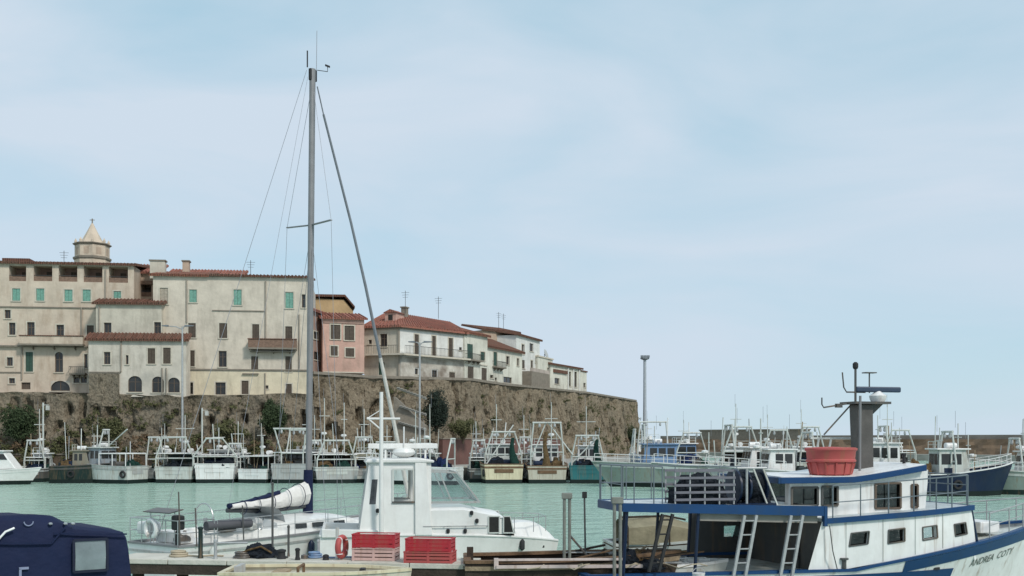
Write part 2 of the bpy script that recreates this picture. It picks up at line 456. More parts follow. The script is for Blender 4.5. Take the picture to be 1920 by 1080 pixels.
struct("water", MB().quad((-6000, -60, 0), (6000, -60, 0), (6000, 12000, 0), (-6000, 12000, 0)), water_mat())
struct("seabed", MB().quad((-6000, -60, -6), (6000, -60, -6), (6000, 12000, -6), (-6000, 12000, -6)), ROCK2)

# ------------------------------------------------------------------ quay and town hill
QZ = 1.25
quay_pts = [(-90, 106), (6, 106), (12, 118), (30, 168), (40, 232), (20, 260), (-90, 260)]
q = MB(); q.prism([(x, y, -3) for x, y in quay_pts], (0, 0, 3 + QZ))
quay = struct("quay", q, CONC)
e = MB()
e.box(-90, 6, 105.9, 106.4, QZ + 0.002, QZ + 0.16)
link("kerb", e.mesh("kerb"), CONC_L, quay)
wf = MB()
for i in range(40):
    x0 = -90 + 2.4 * i; wf.box(x0 + .01, x0 + 2.39, 105.9 - .03 * (i % 2), 105.99, -1, QZ - .12)
lk = link("tidal_facing", wf.mesh("tidal_facing"), mat("wet_quay_stone", (0.045, 0.042, 0.034), .7, 0, .3, 1.5, .4), quay); lk["kind"] = "stuff"  # tidal stain, with the darkness between the hulls put into its colour

# plan of the rampart foot: photo column -> distance, crest height
RAMP_L = [(-330, 108.5, 9.0), (60, 110, 8.9), (170, 110.5, 8.8), (300, 111, 8.6), (420, 112, 8.7), (588, 113.5, 8.9)]
RAMP_R = [(586, 116.5, 11.2), (700, 121, 11.0), (800, 125, 11.1), (880, 130, 11.25), (940, 140, 11.2), (1000, 150, 11.3), (1100, 170, 11.4), (1192, 205, 11.4)]
def rampart(name, label, pts, m, batter, seed, amp, ribs=False):
    P = [Vector((gx(a, b), b, z)) for a, b, z in pts]
    # resample
    S = []
    for i in range(len(P) - 1):
        n = max(2, int((P[i + 1] - P[i]).length / 0.28))
        for k in range(n): S.append(P[i].lerp(P[i + 1], k / n))
    S.append(P[-1])
    mb = MB(); rings = []
    nz = 40
    for i, p in enumerate(S):
        d = (S[min(i + 1, len(S) - 1)] - S[max(i - 1, 0)]); d.z = 0; d.normalize()
        nrm = Vector((d.y, -d.x, 0)); ring = []
        for k in range(nz + 1):
            t = k / nz; z = QZ - 0.3 + (p.z - QZ + 0.3) * t
            off = batter * (1 - t) ** 1.4
            q3 = Vector((p.x * 0.45, p.y * 0.45, z * 0.35 + seed))
            dis = amp * noise.fractal(q3, 0.75, 2.1, 6)
            q4 = Vector((p.x * 1.25 + 7, p.y * 1.25, z * 0.5 + seed * 2))
            hole = noise.noise(q4)
            if hole > 0.2: dis -= min(1.3, (hole - 0.2) * 5.0) * min(1, 4 * t * (1 - t) + 0.1)
            if ribs: dis += 0.35 * max(0, math.sin(i * 0.13 + 0.6 * math.sin(i * 0.03))) ** 3
            if k == nz: dis *= 0.35
            w = p + nrm * (off + dis); ring.append((w.x, w.y, z + (0.25 * noise.noise(Vector((p.x * .5, p.y * .5, 3))) if k == nz else 0)))
        # crest walkway back
        ring.append((p.x - nrm.x * 9, p.y - nrm.y * 9 + 2, p.z + 0.05))
        rings.append(ring)
    mb.loft(rings, False)
    o = link(name, mb.mesh(name), m, None, True)
    return tag(o, label, "wall"), S
emb, S_L = rampart("stone_embankment", "rough overgrown stone embankment under the big cream houses", RAMP_L, ROCK2, 1.7, 3.0, 0.55)
ram, S_R = rampart("stone_rampart", "tall brown stone rampart of the promontory ending above the boats", RAMP_R, ROCK, 1.5, 9.0, 0.42, True)
# the end face of the rampart turns away towards the sea
pe = Vector((gx(1192, 205), 205, 0)); mb = MB(); rings = []
for k in range(24):
    t = k / 23; ring = []
    for j in range(21):
        z = QZ - .3 + (11.4 - QZ + .3) * j / 20
        off = 0.42 * noise.fractal(Vector((t * 12, z * .4, 4)), 0.9, 2.1, 4) if 0 < k else 0
        ring.append((pe.x + 0.3 + off + 3.0 * t * 0.4, pe.y + 26 * t, z))
    rings.append(ring)
mb.loft(rings, False)
part(ram, "end_face", mb, ROCK, True)
# rampart coping
cp = MB()
for i in range(0, len(S_R) - 5, 5):
    a, b = S_R[i], S_R[i + 5]
    cp.bar((a.x, a.y, a.z + 0.14), (b.x, b.y, b.z + 0.14), 0.55, 0.3)
part(ram, "coping", cp, STONE_D)
# earth of the town hill behind the walls
hp = [(-90, 113), (gx(588, 116), 116)] + [(p.x - 1.5, p.y + 2.2) for p in S_R[10::20]] + [(pe.x - 2, pe.y + 24), (0, 258), (-90, 258)]
hm = MB(); hm.prism([(x, y, QZ - 0.2) for x, y in hp], (0, 0, 7.1)); struct("hill", hm, ROCK2)
h2 = MB(); h2.prism([(x, y, 8.2) for x, y in [(gx(588, 116), 117)] + hp[2:-2] + [(0, 258), (-40, 258), (-40, 140)]], (0, 0, 2.7))
struct("hilltop", h2, ROCK2)

# low red-brown wall along the quay road
def low_wall(label, a, b, z0, z1, m):
    f = Frame.span(a, b); t = thing("retaining_wall", label, "wall", (f.X, f.Y, 0), f.a)
    w = MB(); n = max(2, int(f.W / 2.4))
    for i in range(n):
        x0, x1 = f.W * i / n, f.W * (i + 1) / n - 0.04
        w.box(x0, x1, -0.03 * (i % 2), 0.5, z0, z1 - 0.03 * random.random())
    part(t, "wall_face", w, m)
    c = MB().box(-0.05, f.W + 0.05, -0.1, 0.58, z1, z1 + 0.14); part(t, "coping", c, STONE_D)
low_wall("low brown rubble wall at the foot of the embankment, left of the mast", (-300, 107.1), (570, 108.2), QZ, 2.5, ROUGH)
low_wall("low red-brown wall at the foot of the rampart behind the A-frames", (830, 117), (1050, 142), QZ, 4.1, REDWALL)

# stepped ramp of masonry below the white corner house
f = Frame.span((735, 112.5), (800, 112.5))
t = thing("ramp_stair", "grey masonry stair ramp zigzagging up the rampart by the dark shrub", "stairs", (f.X, f.Y, 0), f.a)
x0, za = f.loc(738, 732); x1, zb = f.loc(797, 752)
w = MB().prism([(x0, 0, QZ), (x1, 0, QZ), (x1, 0, 5.5), (x0, 0, 8.6)], (0, 3.2, 0)); part(t, "wall_face", w, STONE_D)
for (pa, pb) in (((745, 728), (800, 748)), ((750, 762), (800, 778)), ((748, 792), (800, 806))):
    xa, z_a = f.loc(*pa); xb, z_b = f.loc(*pb)
    part(t, "stringer", MB().bar((xa, -0.2, z_a), (xb, -0.2, z_b), 0.4, 0.2), CONC)
    s_ = MB()
    for k in range(9):
        u = k / 9; s_.box(xa + (xb - xa) * u, xa + (xb - xa) * (u + .1), -0.55, -0.05, z_a + (z_b - z_a) * u, z_a + (z_b - z_a) * u + .1)
    part(t, "tread", s_, CONC)

# ------------------------------------------------------------------ breakwater
bw = thing("breakwater", "long low brown stone breakwater across the harbour mouth", "breakwater", (gx(1232, 262), 262, 0), 0)
A, B = Vector((gx(1232, 262), 262, 0)), Vector((gx(2300, 175), 175, 0))
f = Frame(A.x, A.y, math.atan2(B.y - A.y, B.x - A.x)); bw.rotation_euler = (0, 0, f.a); W = (B - A).length
def rough_face(W, z0, z1, amp, seed, y0=0.0, thick=3.0):
    mb = MB(); nx, nz = max(4, int(W / 0.8)), 8; rings = []
    for i in range(nx + 1):
        x = W * i / nx; ring = []
        for k in range(nz + 1):
            z = z0 + (z1 - z0) * k / nz
            ring.append((x, y0 - amp * noise.fractal(Vector((x * .35, z * .8, seed)), .9, 2.1, 4) + 0.8 * (k / nz), z))
        ring.append((x, y0 + thick, z1)); rings.append(ring)
    return mb.loft(rings, False)
part(bw, "stone_face", rough_face(W, -0.5, 4.15, 0.45, 2), BREAK)
part(bw, "parapet", MB().box(0, W, 1.3, 2.4, 4.15, 5.0), BREAK_T)
xa, _ = f.loc(1308, 810); xb, _ = f.loc(1500, 812)
part(bw, "raised_parapet", MB().box(xa, xb, 0.9, 4.0, 4.0, 6.2).box(xa - .2, xb + .2, .7, 4.2, 6.2, 6.45), STONE_D)
part(bw, "quay_ledge", MB().box(10, W, -6, 0.6, -2, 1.2), CONC)

# ------------------------------------------------------------------ shrubs and scrub
def leaves(mb, c, rx, ry, rz, n, size, seed):
    rnd = random.Random(seed); c = Vector(c)
    # clumps, then leaves in clumps
    cl = []
    for _ in range(max(6, n // 45)):
        while True:
            d = Vector((rnd.uniform(-1, 1), rnd.uniform(-1, 1), rnd.uniform(-1, 1)))
            if 0.15 < d.length < 1: break
        cl.append(d)
    for i in range(n):
        d = rnd.choice(cl) + Vector((rnd.gauss(0, .16), rnd.gauss(0, .16), rnd.gauss(0, .16)))
        p = c + Vector((d.x * rx, d.y * ry, d.z * rz))
        a = Vector((rnd.gauss(0, 1), rnd.gauss(0, 1), rnd.gauss(0, 1))).normalized(); b = a.orthogonal().normalized()
        s = size * rnd.uniform(0.6, 1.3)
        mb.add([p - a * s, p + b * s * .5, p + a * s, p - b * s * .5], [(0, 1, 2, 3)])
def shrub(label, px, py, Y, w, h, m, seed, name="shrub", n=900):
    X, z = gx(px, Y), gz(py, Y)
    t = thing(name, label, "shrub", (X, Y, z), 0, "shrubs growing on the stone walls")
    tr = MB()
    for k in range(4):
        a = k * 1.7; tr.tube([(0, 0, -0.6), (math.cos(a) * w * .12, math.sin(a) * .2, h * .35), (math.cos(a) * w * .3, math.sin(a) * .5, h * .75)], 0.09, 6, 0.03)
    part(t, "stem", tr, BARK)
    c = MB(); leaves(c, (0, 0, h * .52), w * .5, min(1.3, w * .45), h * .5, n * 3, 0.12, seed); leaves(c, (0, 0, h * .48), w * .33, min(.9, w * .3), h * .36, n, 0.16, seed + 50); part(t, "foliage", c, m)
shrub("large dark green shrub on the embankment at the left edge", 38, 822, 107.4, 3.5, 3.1, LEAF, 1, n=1500)
shrub("blackish green shrub on the embankment left of the tall sailboat mast", 513, 818, 108.5, 2.6, 3.2, LEAF, 2, n=1300)
shrub("narrow upper shoot of dark shrub just left of the tall mast", 505, 780, 109.6, 1.2, 1.6, LEAF, 3, n=350)
shrub("tall dark shrub against the rampart below the white corner house", 818, 806, 117, 2.7, 4.2, LEAF_D, 4, n=1300)
shrub("olive shrub at the rampart foot right of the stair ramp", 868, 822, 119, 3.0, 2.2, LEAF_O, 5, n=700)
shrub("olive scrub bush low on the embankment under the arched windows", 205, 822, 107.5, 3.4, 2.0, LEAF_O, 6, n=700)
shrub("small olive bush beside the tall quay lamp", 430, 826, 107.5, 2.8, 1.8, LEAF_O, 7, n=600)
shrub("low green bush at the end of the promontory rampart", 1186, 832, 196, 3.0, 3.2, LEAF, 8, n=500)
sc = MB(); rnd = random.Random(5)
for S, n, off in ((S_L, 110, 1.9), (S_R, 110, 0.9)):
    for k in range(n):
        i = rnd.randrange(2, len(S) - 3); p = S[i]; d = (S[i + 1] - S[i]); d.z = 0; d.normalize(); nr = Vector((d.y, -d.x, 0))
        t = rnd.random() ** 2.0; z = 2.0 + (p.z - 2.6) * t
        c = p + nr * (off * (1 - t) ** 1.2 + 0.25)
        leaves(sc, (c.x, c.y, z), rnd.uniform(.4, 1.3), .45, rnd.uniform(.3, .9), rnd.randint(50, 130), 0.13, rnd.random())
for k in range(90):                                   # brambles along the foot of the embankment
    px_ = rnd.uniform(-20, 720); Y_ = rnd.uniform(106.8, 108.2)
    leaves(sc, (gx(px_, Y_), Y_, rnd.uniform(1.5, 3.4)), rnd.uniform(.5, 1.5), .5, rnd.uniform(.4, 1.1), rnd.randint(60, 150), 0.14, rnd.random())
br = MB()
for k in range(70):
    px_ = rnd.uniform(-20, 1180); Y_ = rnd.uniform(106.8, 108.2) if px_ < 720 else 118 + (px_ - 800) * .19
    leaves(br, (gx(px_, Y_), Y_, rnd.uniform(1.6, 4.2)), rnd.uniform(.4, 1.3), .5, rnd.uniform(.4, 1.2), rnd.randint(50, 120), 0.14, rnd.random())
o = link("dry_brush", br.mesh("dry_brush"), mat("dry_brush", (0.17, 0.115, 0.07), .9, 0, .4, 1.5, c2=(0.10, 0.07, 0.045), spec=.1)); o["kind"] = "stuff"; o["label"] = "dry brown brush along the foot of the stone walls"; o["category"] = "scrub"
o = link("scrub", sc.mesh("scrub"), LEAF_O); o["kind"] = "stuff"; o["label"] = "olive scrub and dry weeds growing from the stone walls"; o["category"] = "scrub"
# ------------------------------------------------------------------ houses of the old town
def holes_panel(mb, u0, u1, v0, v1, holes, fn, depth):
    """Wall panel in (u, v) with real openings; fn(u, v, y) gives the point; reveals go back by depth."""
    us = sorted({u0, u1} | {h[i] for h in holes for i in (0, 2)}); vv = sorted({v0, v1} | {h[i] for h in holes for i in (1, 3)})
    us = [u for u in us if u0 <= u <= u1]; vv = [v for v in vv if v0 <= v <= v1]
    for i in range(len(us) - 1):
        for j in range(len(vv) - 1):
            a, b, c, d = us[i], us[i + 1], vv[j], vv[j + 1]
            if b - a < 1e-6 or d - c < 1e-6: continue
            mu, mv = (a + b) / 2, (c + d) / 2
            if any(h[0] < mu < h[2] and h[1] < mv < h[3] for h in holes): continue
            mb.quad(fn(a, c, 0), fn(b, c, 0), fn(b, d, 0), fn(a, d, 0))
    for h in holes:
        a, c, b, d = h[:4]; dp = h[4] if len(h) > 4 else depth
        for (p, q) in (((a, c), (b, c)), ((b, c), (b, d)), ((b, d), (a, d)), ((a, d), (a, c))):
            mb.quad(fn(*p, 0), fn(*q, 0), fn(*q, dp), fn(*p, dp))

def window(root, M, x0, z0, x1, z1, kind, rnd):
    w, h = x1 - x0, z1 - z0
    if kind == 'o':                                   # loggia: deep bay with parapet and beam
        b = MB(M).box(x0 - .02, x1 + .02, 2.3, 2.45, z0 - .05, z1 + .05)
        g = part(root, "loggia_bay", b, P_PINKD)
        part(g, "parapet", MB(M).box(x0 + .003, x1 - .003, 0.06, 0.26, z0 + .003, z0 + h * .30), BRICK)
        part(g, "railing", MB(M).box(x0 + .004, x1 - .004, 0.10, 0.18, z0 + h * .30 + .1, z0 + h * .30 + .16), IRON)
        part(g, "door", MB(M).box(x0 + w * .35, x0 + w * .62, 2.2, 2.29, z0 + .01, z0 + h * .78), SHUT_B)
        return
    fm = FRAME_W if kind in 'w' else FRAME_B
    fw = 0.07
    fr = MB(M)
    y = 0.16
    fr.box(x0, x0 + fw, y, y + .07, z0, z1).box(x1 - fw, x1, y, y + .07, z0, z1)
    fr.box(x0 + fw, x1 - fw, y, y + .07, z1 - fw, z1).box(x0 + fw, x1 - fw, y, y + .07, z0, z0 + fw)
    if w > 0.55: fr.box((x0 + x1) / 2 - .035, (x0 + x1) / 2 + .035, y - .002, y + .068, z0 + fw, z1 - fw)
    if h > 1.2: fr.box(x0 + fw, x1 - fw, y + .001, y + .06, z0 + h * .62, z0 + h * .62 + .05)
    g = part(root, "door" if kind == 'p' else "window", fr, fm)
    part(g, "pane", MB(M).box(x0 + .002, x1 - .002, y + .03, y + .05, z0 + .002, z1 - .002), SHUT_B if kind == 'p' else GLASS_D)
    if kind in 'gtsk':
        sm = {'g': SHUT_G, 't': SHUT_T, 's': SHUT_B, 'k': SHUT_DG}[kind]
        for k in (0, 1):
            a = x0 + .01 + k * w / 2; b = a + w / 2 - .03
            s = MB(M).box(a, b, 0.06, 0.10, z0 + .01, z1 - .01)
            n = max(4, int(h / .16))
            for i in range(n):
                zz = z0 + .08 + (h - .16) * i / n
                s.box(a + .05, b - .05, 0.035, 0.06, zz, zz + (h - .16) / n * .55)
            part(g, "shutter", s, sm)
    if kind == 'c':                                    # arched head: masonry fills the corners
        s = MB(M); r = w / 2; cx = (x0 + x1) / 2; n = 10
        for sg in (-1, 1):
            poly = [(cx + sg * r, -.003, z1), (cx, -.003, z1)]
            for i in range(n + 1):
                a = math.pi / 2 * (1 - i / n); poly.append((cx + sg * r * math.cos(a), -.003, z1 - r * .9 + r * .9 * math.sin(a)))
            s.prism([poly[0]] + poly[2:], (0, .12, 0))
        part(g, "arch", s, P_PALE)
    sm = MB(M); m = 0.13
    if kind not in 'cnp' and w < 1.4:
        sm.box(x0 - m, x0, -.035, .05, z0, z1 + m).box(x1, x1 + m, -.035, .05, z0, z1 + m).box(x0, x1, -.035, .05, z1, z1 + m)
        part(g, "surround", sm, STONE_L)
    if kind not in 'p':
        part(g, "sill", MB(M).box(x0 - .12, x1 + .12, -.1, .1, z0 - .1, z0), STONE_L)

def facade(root, fr0, fr, spec, zb, zt, m, y0=0.0, pieces=None, name="wall", x0=0.0, x1=None, seed=1):
    """spec: openings as photo boxes (left, top, right, bottom, kind) seen on this wall plane."""
    rnd = random.Random(seed)
    M = fr0.I @ fr.M
    W = fr.W if x1 is None else x1
    holes, wins = [], []
    for (a, b, c, d, kind) in spec:
        xa, _ = fr.loc(a, (b + d) / 2, y0); xb, _ = fr.loc(c, (b + d) / 2, y0)
        _, za = fr.loc((a + c) / 2, d, y0); _, zz = fr.loc((a + c) / 2, b, y0)
        xa, xb = max(xa, x0 + .06), min(xb, W - .06); za, zz = max(za, zb + .03), min(zz, zt - .06)
        if xb - xa < .2 or zz - za < .2: continue
        holes.append((xa, za, xb, zz, 2.35 if kind == 'o' else 0.28)); wins.append((xa, za, xb, zz, kind))
    mb = MB(M)
    holes_panel(mb, x0, W, zb, zt, holes, lambda u, v, y: (u, y + y0, v), 0.28)
    o = part(root, name, mb, m)
    MW = M @ Matrix.Translation((0, y0, 0))
    for (xa, za, xb, zz, kind) in wins: window(root, MW, xa, za, xb, zz, kind, rnd)
    return o

def tiled_roof(root, M, x0, x1, y0, y1, z, rise, m, over=0.35, th=0.2, name="roof"):
    """Mono-pitch roof with rounded tile rows along the slope."""
    mb = MB(M)
    a = (x0 - over, y0 - over, z - over * rise / max(.1, (y1 - y0)))
    mb.hexa([(x0 - over, y0 - over, a[2]), (x1 + over, y0 - over, a[2]), (x1 + over, y1, z + rise), (x0 - over, y1, z + rise),
             (x0 - over, y0 - over, a[2] + th), (x1 + over, y0 - over, a[2] + th), (x1 + over, y1, z + rise + th), (x0 - over, y1, z + rise + th)])
    r = part(root, name, mb, m)
    t = MB(M); n = int((x1 - x0 + 2 * over) / 0.36)
    for i in range(n):
        x = x0 - over + (x1 - x0 + 2 * over) * (i + .5) / n
        t.tube([(x, y0 - over - .05, a[2] + th), (x, y1, z + rise + th)], 0.1, 6)
    tl = part(r, "tile_rows", t, m, True); tl["kind"] = "stuff"
    return r

def house(label, A, B, ytop, ybase, depth, m, spec, roof=None, rise=1.2, roof_m=None, name="house", lower=None, seed=1, group=None, sides=True):
    fr = Frame.span(A, B)
    root = thing(name, label, "house", (fr.X, fr.Y, 0), fr.a, group)
    mid = (A[0] + B[0]) / 2
    _, zt = fr.loc(mid, ytop); _, zb = fr.loc(mid, ybase)
    facade(root, fr, fr, spec, zb, zt, m, seed=seed)
    W = fr.W
    if sides:
        s = MB()
        s.quad((0, 0, zb), (0, depth, zb), (0, depth, zt), (0, 0, zt)); s.quad((W, 0, zb), (W, depth, zb), (W, depth, zt), (W, 0, zt))
        s.quad((0, depth, zb), (W, depth, zb), (W, depth, zt), (0, depth, zt)); s.quad((0, 0.4, zt - .05), (W, 0.4, zt - .05), (W, depth, zt - .05), (0, depth, zt - .05))
        part(root, "side_wall", s, m)
    if roof == 'shed': tiled_roof(root, None, 0, W, 0, depth * .6, zt, rise, roof_m or TILE)
    if roof == 'flat':
        part(root, "cornice", MB().box(-.15, W + .15, -.15, .4, zt, zt + .22), roof_m or STONE_L)
    return root, fr, zb, zt

def strip(root, fr, px0, px1, py, h, proj, m, name="ledge", y=0.0):
    xa, za = fr.loc(px0, py, y); xb, zb = fr.loc(px1, py, y); z = (za + zb) / 2
    return part(root, name, MB().box(xa, xb, y - proj, y + .02, z - h, z), m)

def balcony(root, fr, px0, px1, py_floor, py_rail, m=STONE_D, proj=0.9, solid=None):
    xa, za = fr.loc(px0, py_floor); xb, zb = fr.loc(px1, py_floor); z = (za + zb) / 2
    _, zr = fr.loc((px0 + px1) / 2, py_rail)
    b = part(root, "balcony", MB().box(xa, xb, -proj, 0.01, z - .18, z), m)
    if solid:
        part(b, "parapet", MB().box(xa + .01, xb - .01, -proj + .01, -proj + .14, z, zr).box(xa + .01, xa + .14, -proj + .14, -.01, z, zr).box(xb - .14, xb - .01, -proj + .14, -.01, z, zr), solid)
        part(b, "parapet_cap", MB().box(xa - .05, xb + .05, -proj - .06, -proj + .2, zr, zr + .1), TILE_B)
    else:
        r = MB()
        r.box(xa, xb, -proj, -proj + .05, zr - .05, zr)
        n = max(3, int((xb - xa) / .2))
        for i in range(n + 1):
            x = xa + (xb - xa - .03) * i / n; r.box(x, x + .03, -proj + .01, -proj + .04, z, zr - .05)
        for x in (xa, xb - .05): r.box(x, x + .05, -proj + .05, 0, zr - .05, zr)
        part(b, "railing", r, IRON)
    k = MB()
    for i in range(3):
        x = xa + (xb - xa) * (i + .5) / 3; k.prism([(x, 0, z - .18), (x, -proj * .8, z - .18), (x, 0, z - .6)], (.12, 0, 0))
    part(b, "bracket", k, m)

def downpipe(root, fr, px, py0, py1, m=PIPE):
    x, z0 = fr.loc(px, py1); _, z1 = fr.loc(px, py0)
    part(root, "drainpipe", MB().tube([(x, -.08, z0), (x, -.08, z1)], .075, 8), m, True)

def aerial(root, fr, px, py_top, py_base, y=2.0):
    x, z0 = fr.loc(px, py_base, y); _, z1 = fr.loc(px, py_top, y); a = MB().tube([(x, y, z0 - .5), (x, y, z1)], .03, 6)
    for k in range(3): a.box(x - .5 + .08 * k, x + .5 - .08 * k, y - .015, y + .015, z1 - .25 - .28 * k, z1 - .22 - .28 * k)
    part(root, "aerial", a, IRON)

def chimney(root, fr, px0, px1, py0, py1, y, m):
    xa, z1 = fr.loc(px0, py0, y); xb, z0 = fr.loc(px1, py1, y)
    c = part(root, "chimney", MB().box(xa, xb, y, y + .9, z0 - .6, z1), m)
    part(c, "chimney_cap", MB().box(xa - .1, xb + .1, y - .1, y + 1.0, z1, z1 + .14), STONE_D)

# --- tall cream building with the loggias (left)
spec = [(17, 498, 49, 527, 'o'), (63, 498, 98, 527, 'o'), (110, 498, 145, 528, 'o'), (157, 499, 192, 529, 'o'), (204, 500, 240, 530, 'o'),
        (23, 541, 38, 564, 'g'), (68, 541, 83, 564, 'g'), (121, 543, 136, 565, 'g'), (155, 543, 170, 565, 'g'), (213, 546, 227, 559, 'g'),
        (9, 581, 20, 597, 'd'), (17, 605, 29, 628, 'd'), (51, 604, 65, 631, 'd'), (106, 609, 120, 634, 'd'), (163, 610, 176, 634, 's'),
        (48, 660, 62, 697, 'k'), (103, 660, 118, 698, 'c'), (13, 670, 24, 686, 'd'), (17, 709, 28, 719, 'd'), (40, 717, 57, 730, 'p'), (95, 714, 131, 733, 'c'),
        (138, 707, 149, 718, 'd'), (152, 707, 163, 718, 'd'), (158, 664, 164, 690, 'd')]
root, fr, zb, zt = house("tall cream building with five loggias and green shuttered windows at left", (-190, 112.4), (251, 115.2), 494.5, 736, 14, P_CREAM, spec, 'shed', 1.0, TILE_B, name="palazzo", seed=3)
_, z1 = fr.loc(95, 533)
strip(root, fr, -40, 180, 575, .12, .12, STONE_D); strip(root, fr, -40, 165, 648, .16, .35, STONE_D)
balcony(root, fr, 42, 160, 646, 632, STONE_D, 1.0, P_CREAM); balcony(root, fr, 133, 163, 700, 688, STONE_D, .8)
downpipe(root, fr, 153, 576, 640); downpipe(root, fr, 41, 650, 712); downpipe(root, fr, 198, 505, 560)
strip(root, fr, -40, 40, 697, .1, .1, STONE_D)
x, z = fr.loc(37, 487, 2); part(root, "dormer", MB().box(fr.loc(10, 487, 2)[0], fr.loc(61, 487, 2)[0], 1.0, 4, z - .6, z), TILE_B)
aerial(root, fr, 120, 470, 492, 6)

# --- reddish recess between the two big houses
spec = [(255, 528, 284, 556, 'o')]
root, fr, zb, zt = house("narrow recessed house with red roof between the two big cream buildings", (247, 118.5), (292, 118.8), 512, 640, 9, P_TAN, spec, 'shed', 1.6, TILE_R, seed=4)
strip(root, fr, 249, 290, 527, .4, .3, BRICK)

# --- large sand-coloured house, four storeys
spec = [(300, 540, 315, 570, 't'), (355, 543, 369, 567, 'g'), (438, 543, 453, 572, 'g'), (535, 548, 550, 578, 'g'), (566, 552, 573, 577, 'd'),
        (353, 606, 367, 633, 's'), (411, 606, 426, 634, 's'), (473, 608, 486, 635, 's'), (535, 612, 548, 640, 's'),
        (351, 657, 365, 687, 's'), (410, 658, 425, 688, 'd'), (471, 668, 484, 694, 's'), (535, 668, 547, 697, 's'),
        (349, 717, 362, 739, 'd'), (404, 717, 423, 740, 'd'), (453, 714, 466, 739, 's'), (536, 720, 547, 741, 's'), (498, 723, 503, 729, 'n')]
root, fr, zb, zt = house("large sand-coloured four-storey house with three green shuttered windows", (287, 113.6), (578, 115.6), 519, 742, 13, P_SAND, spec, None, name="palazzo", seed=5)
xm, _ = fr.loc(386, 515)
_, zz = fr.loc(430, 516)
tiled_roof(root, None, 0, xm, 0, 7, zt - .05, 1.3, TILE); tiled_roof(root, None, xm + .75, fr.W, 0, 7, zt + .02, .75, TILE_B)
xa, za = fr.loc(312, 494, 6); xb, _ = fr.loc(450, 494, 6); _, zc = fr.loc(380, 512, 6)
up = part(root, "upper_storey", MB().box(xa, xb, 6.2, 12, zt, zt + .7), P_TAN)
tiled_roof(root, None, xa, xb, 6.2, 11, zt + .7, 1.5, TILE_R)
chimney(root, fr, 281, 309, 489, 512, 3.0, P_GREY); chimney(root, fr, 342, 354, 490, 500, 7.5, P_TAN)
strip(root, fr, 300, 578, 692, .14, .14, STONE_D); strip(root, fr, 398, 497, 582, .1, .1, STONE_D); strip(root, fr, 455, 485, 700, .12, .25, STONE_D)
xa, za = fr.loc(349, 694); xb, _ = fr.loc(576, 694)
part(root, "plinth", (lambda mb: (holes_panel(mb, xa, xb - .02, zb, za - .12, [(fr.loc(a, d)[0] - .05, fr.loc((a + c) / 2, d)[1] - .05, fr.loc(c, d)[0] + .05, fr.loc((a + c) / 2, b)[1] + .05) for a, b, c, d, k in spec[13:]], lambda u, v, y: (u, y - .03, v), .03), mb)[1])(MB()), P_YELL)
balcony(root, fr, 467, 557, 653, 638, STONE_D, 1.0, BRICK); strip(root, fr, 470, 552, 659, .1, .7, STONE_D, "lower_ledge")
downpipe(root, fr, 350, 525, 605); downpipe(root, fr, 498, 527, 640); downpipe(root, fr, 497, 700, 740); downpipe(root, fr, 561, 590, 690)
aerial(root, fr, 470, 488, 512, 8)

# --- middle block in front
spec = [(195, 605, 209, 624, 'd'), (289, 604, 302, 626, 'd')]
root, fr, zb, zt = house("pale middle block with brown tiled edge between loggia building and sand house", (180, 112.4), (303, 112.9), 570, 640, 3, P_GREY, spec, 'shed', .55, TILE_B, seed=6)
downpipe(root, fr, 186, 575, 625)

# --- low front block with arched windows
spec = [(195, 660, 207, 683, 'd'), (236, 666, 241, 683, 'd'), (277, 653, 291, 682, 's'), (306, 652, 320, 682, 's'),
        (240, 705, 266, 735, 'c'), (285, 706, 307, 736, 'c'), (315, 708, 337, 736, 'c')]
root, fr, zb, zt = house("low pale front block with three arched windows above the embankment", (166, 110.6), (349, 111.4), 637, 744, 2, P_PALE, spec, 'shed', .6, TILE_B, seed=7)
downpipe(root, fr, 227, 640, 697); downpipe(root, fr, 304, 690, 745); downpipe(root, fr, 312, 690, 745)
strip(root, fr, 167, 227, 697, .1, .1, STONE_D)
xa, za = fr.loc(168, 698); xb, _ = fr.loc(224, 698)
part(root, "stone_plinth", MB().box(xa, xb, -.25, -.02, zb - 1, za - .12), ROCK2)

# --- ochre house behind, red side house, pink house
root, fr, zb, zt = house("ochre gabled house rising behind the pink house", (592, 133), (662, 134), 582, 660, 7, P_OCHRE, [(606, 588, 614, 600, 'd')], None, seed=8)
xa, xb = 0, fr.W
part(root, "gable", MB().prism([(0, 0, zt), (xb, 0, zt), (xb * .75, 0, fr.loc(640, 562)[1]), (0, 0, fr.loc(600, 560)[1])], (0, 7, 0)), P_OCHRE)
z2 = fr.loc(600, 557)[1]
part(root, "roof", MB().prism([(-.4, -.4, z2), (xb * .78, -.4, fr.loc(643, 557)[1]), (xb + .2, -.4, zt + .3), (xb + .2, -.4, zt + .55), (xb * .78, -.4, fr.loc(643, 553)[1]), (-.4, -.4, z2 + .3)], (0, 7.5, 0)), TILE_B)
root, fr, zb, zt = house("dusty red narrow house squeezed between tall mast and pink house", (578, 117.2), (609, 122.5), 585, 706, 6, P_PINKD, [(588, 622, 596, 636, 'd'), (589, 660, 599, 675, 'd')], 'shed', 1.2, TILE_R, seed=9)
spec = [(620, 609, 638, 636, 's'), (646, 611, 664, 638, 's'), (620, 649, 633, 667, 's'), (648, 653, 664, 669, 's')]
root, fr, zb, zt = house("pink house with four brown shuttered windows above the rampart", (605, 119.2), (683, 120.6), 598, 700, 8, P_PINK, spec, 'shed', 1.0, TILE_R, seed=10)
strip(root, fr, 606, 682, 697, .14, .12, STONE_L); strip(root, fr, 606, 682, 604, .15, .1, P_PINKD, "frieze")

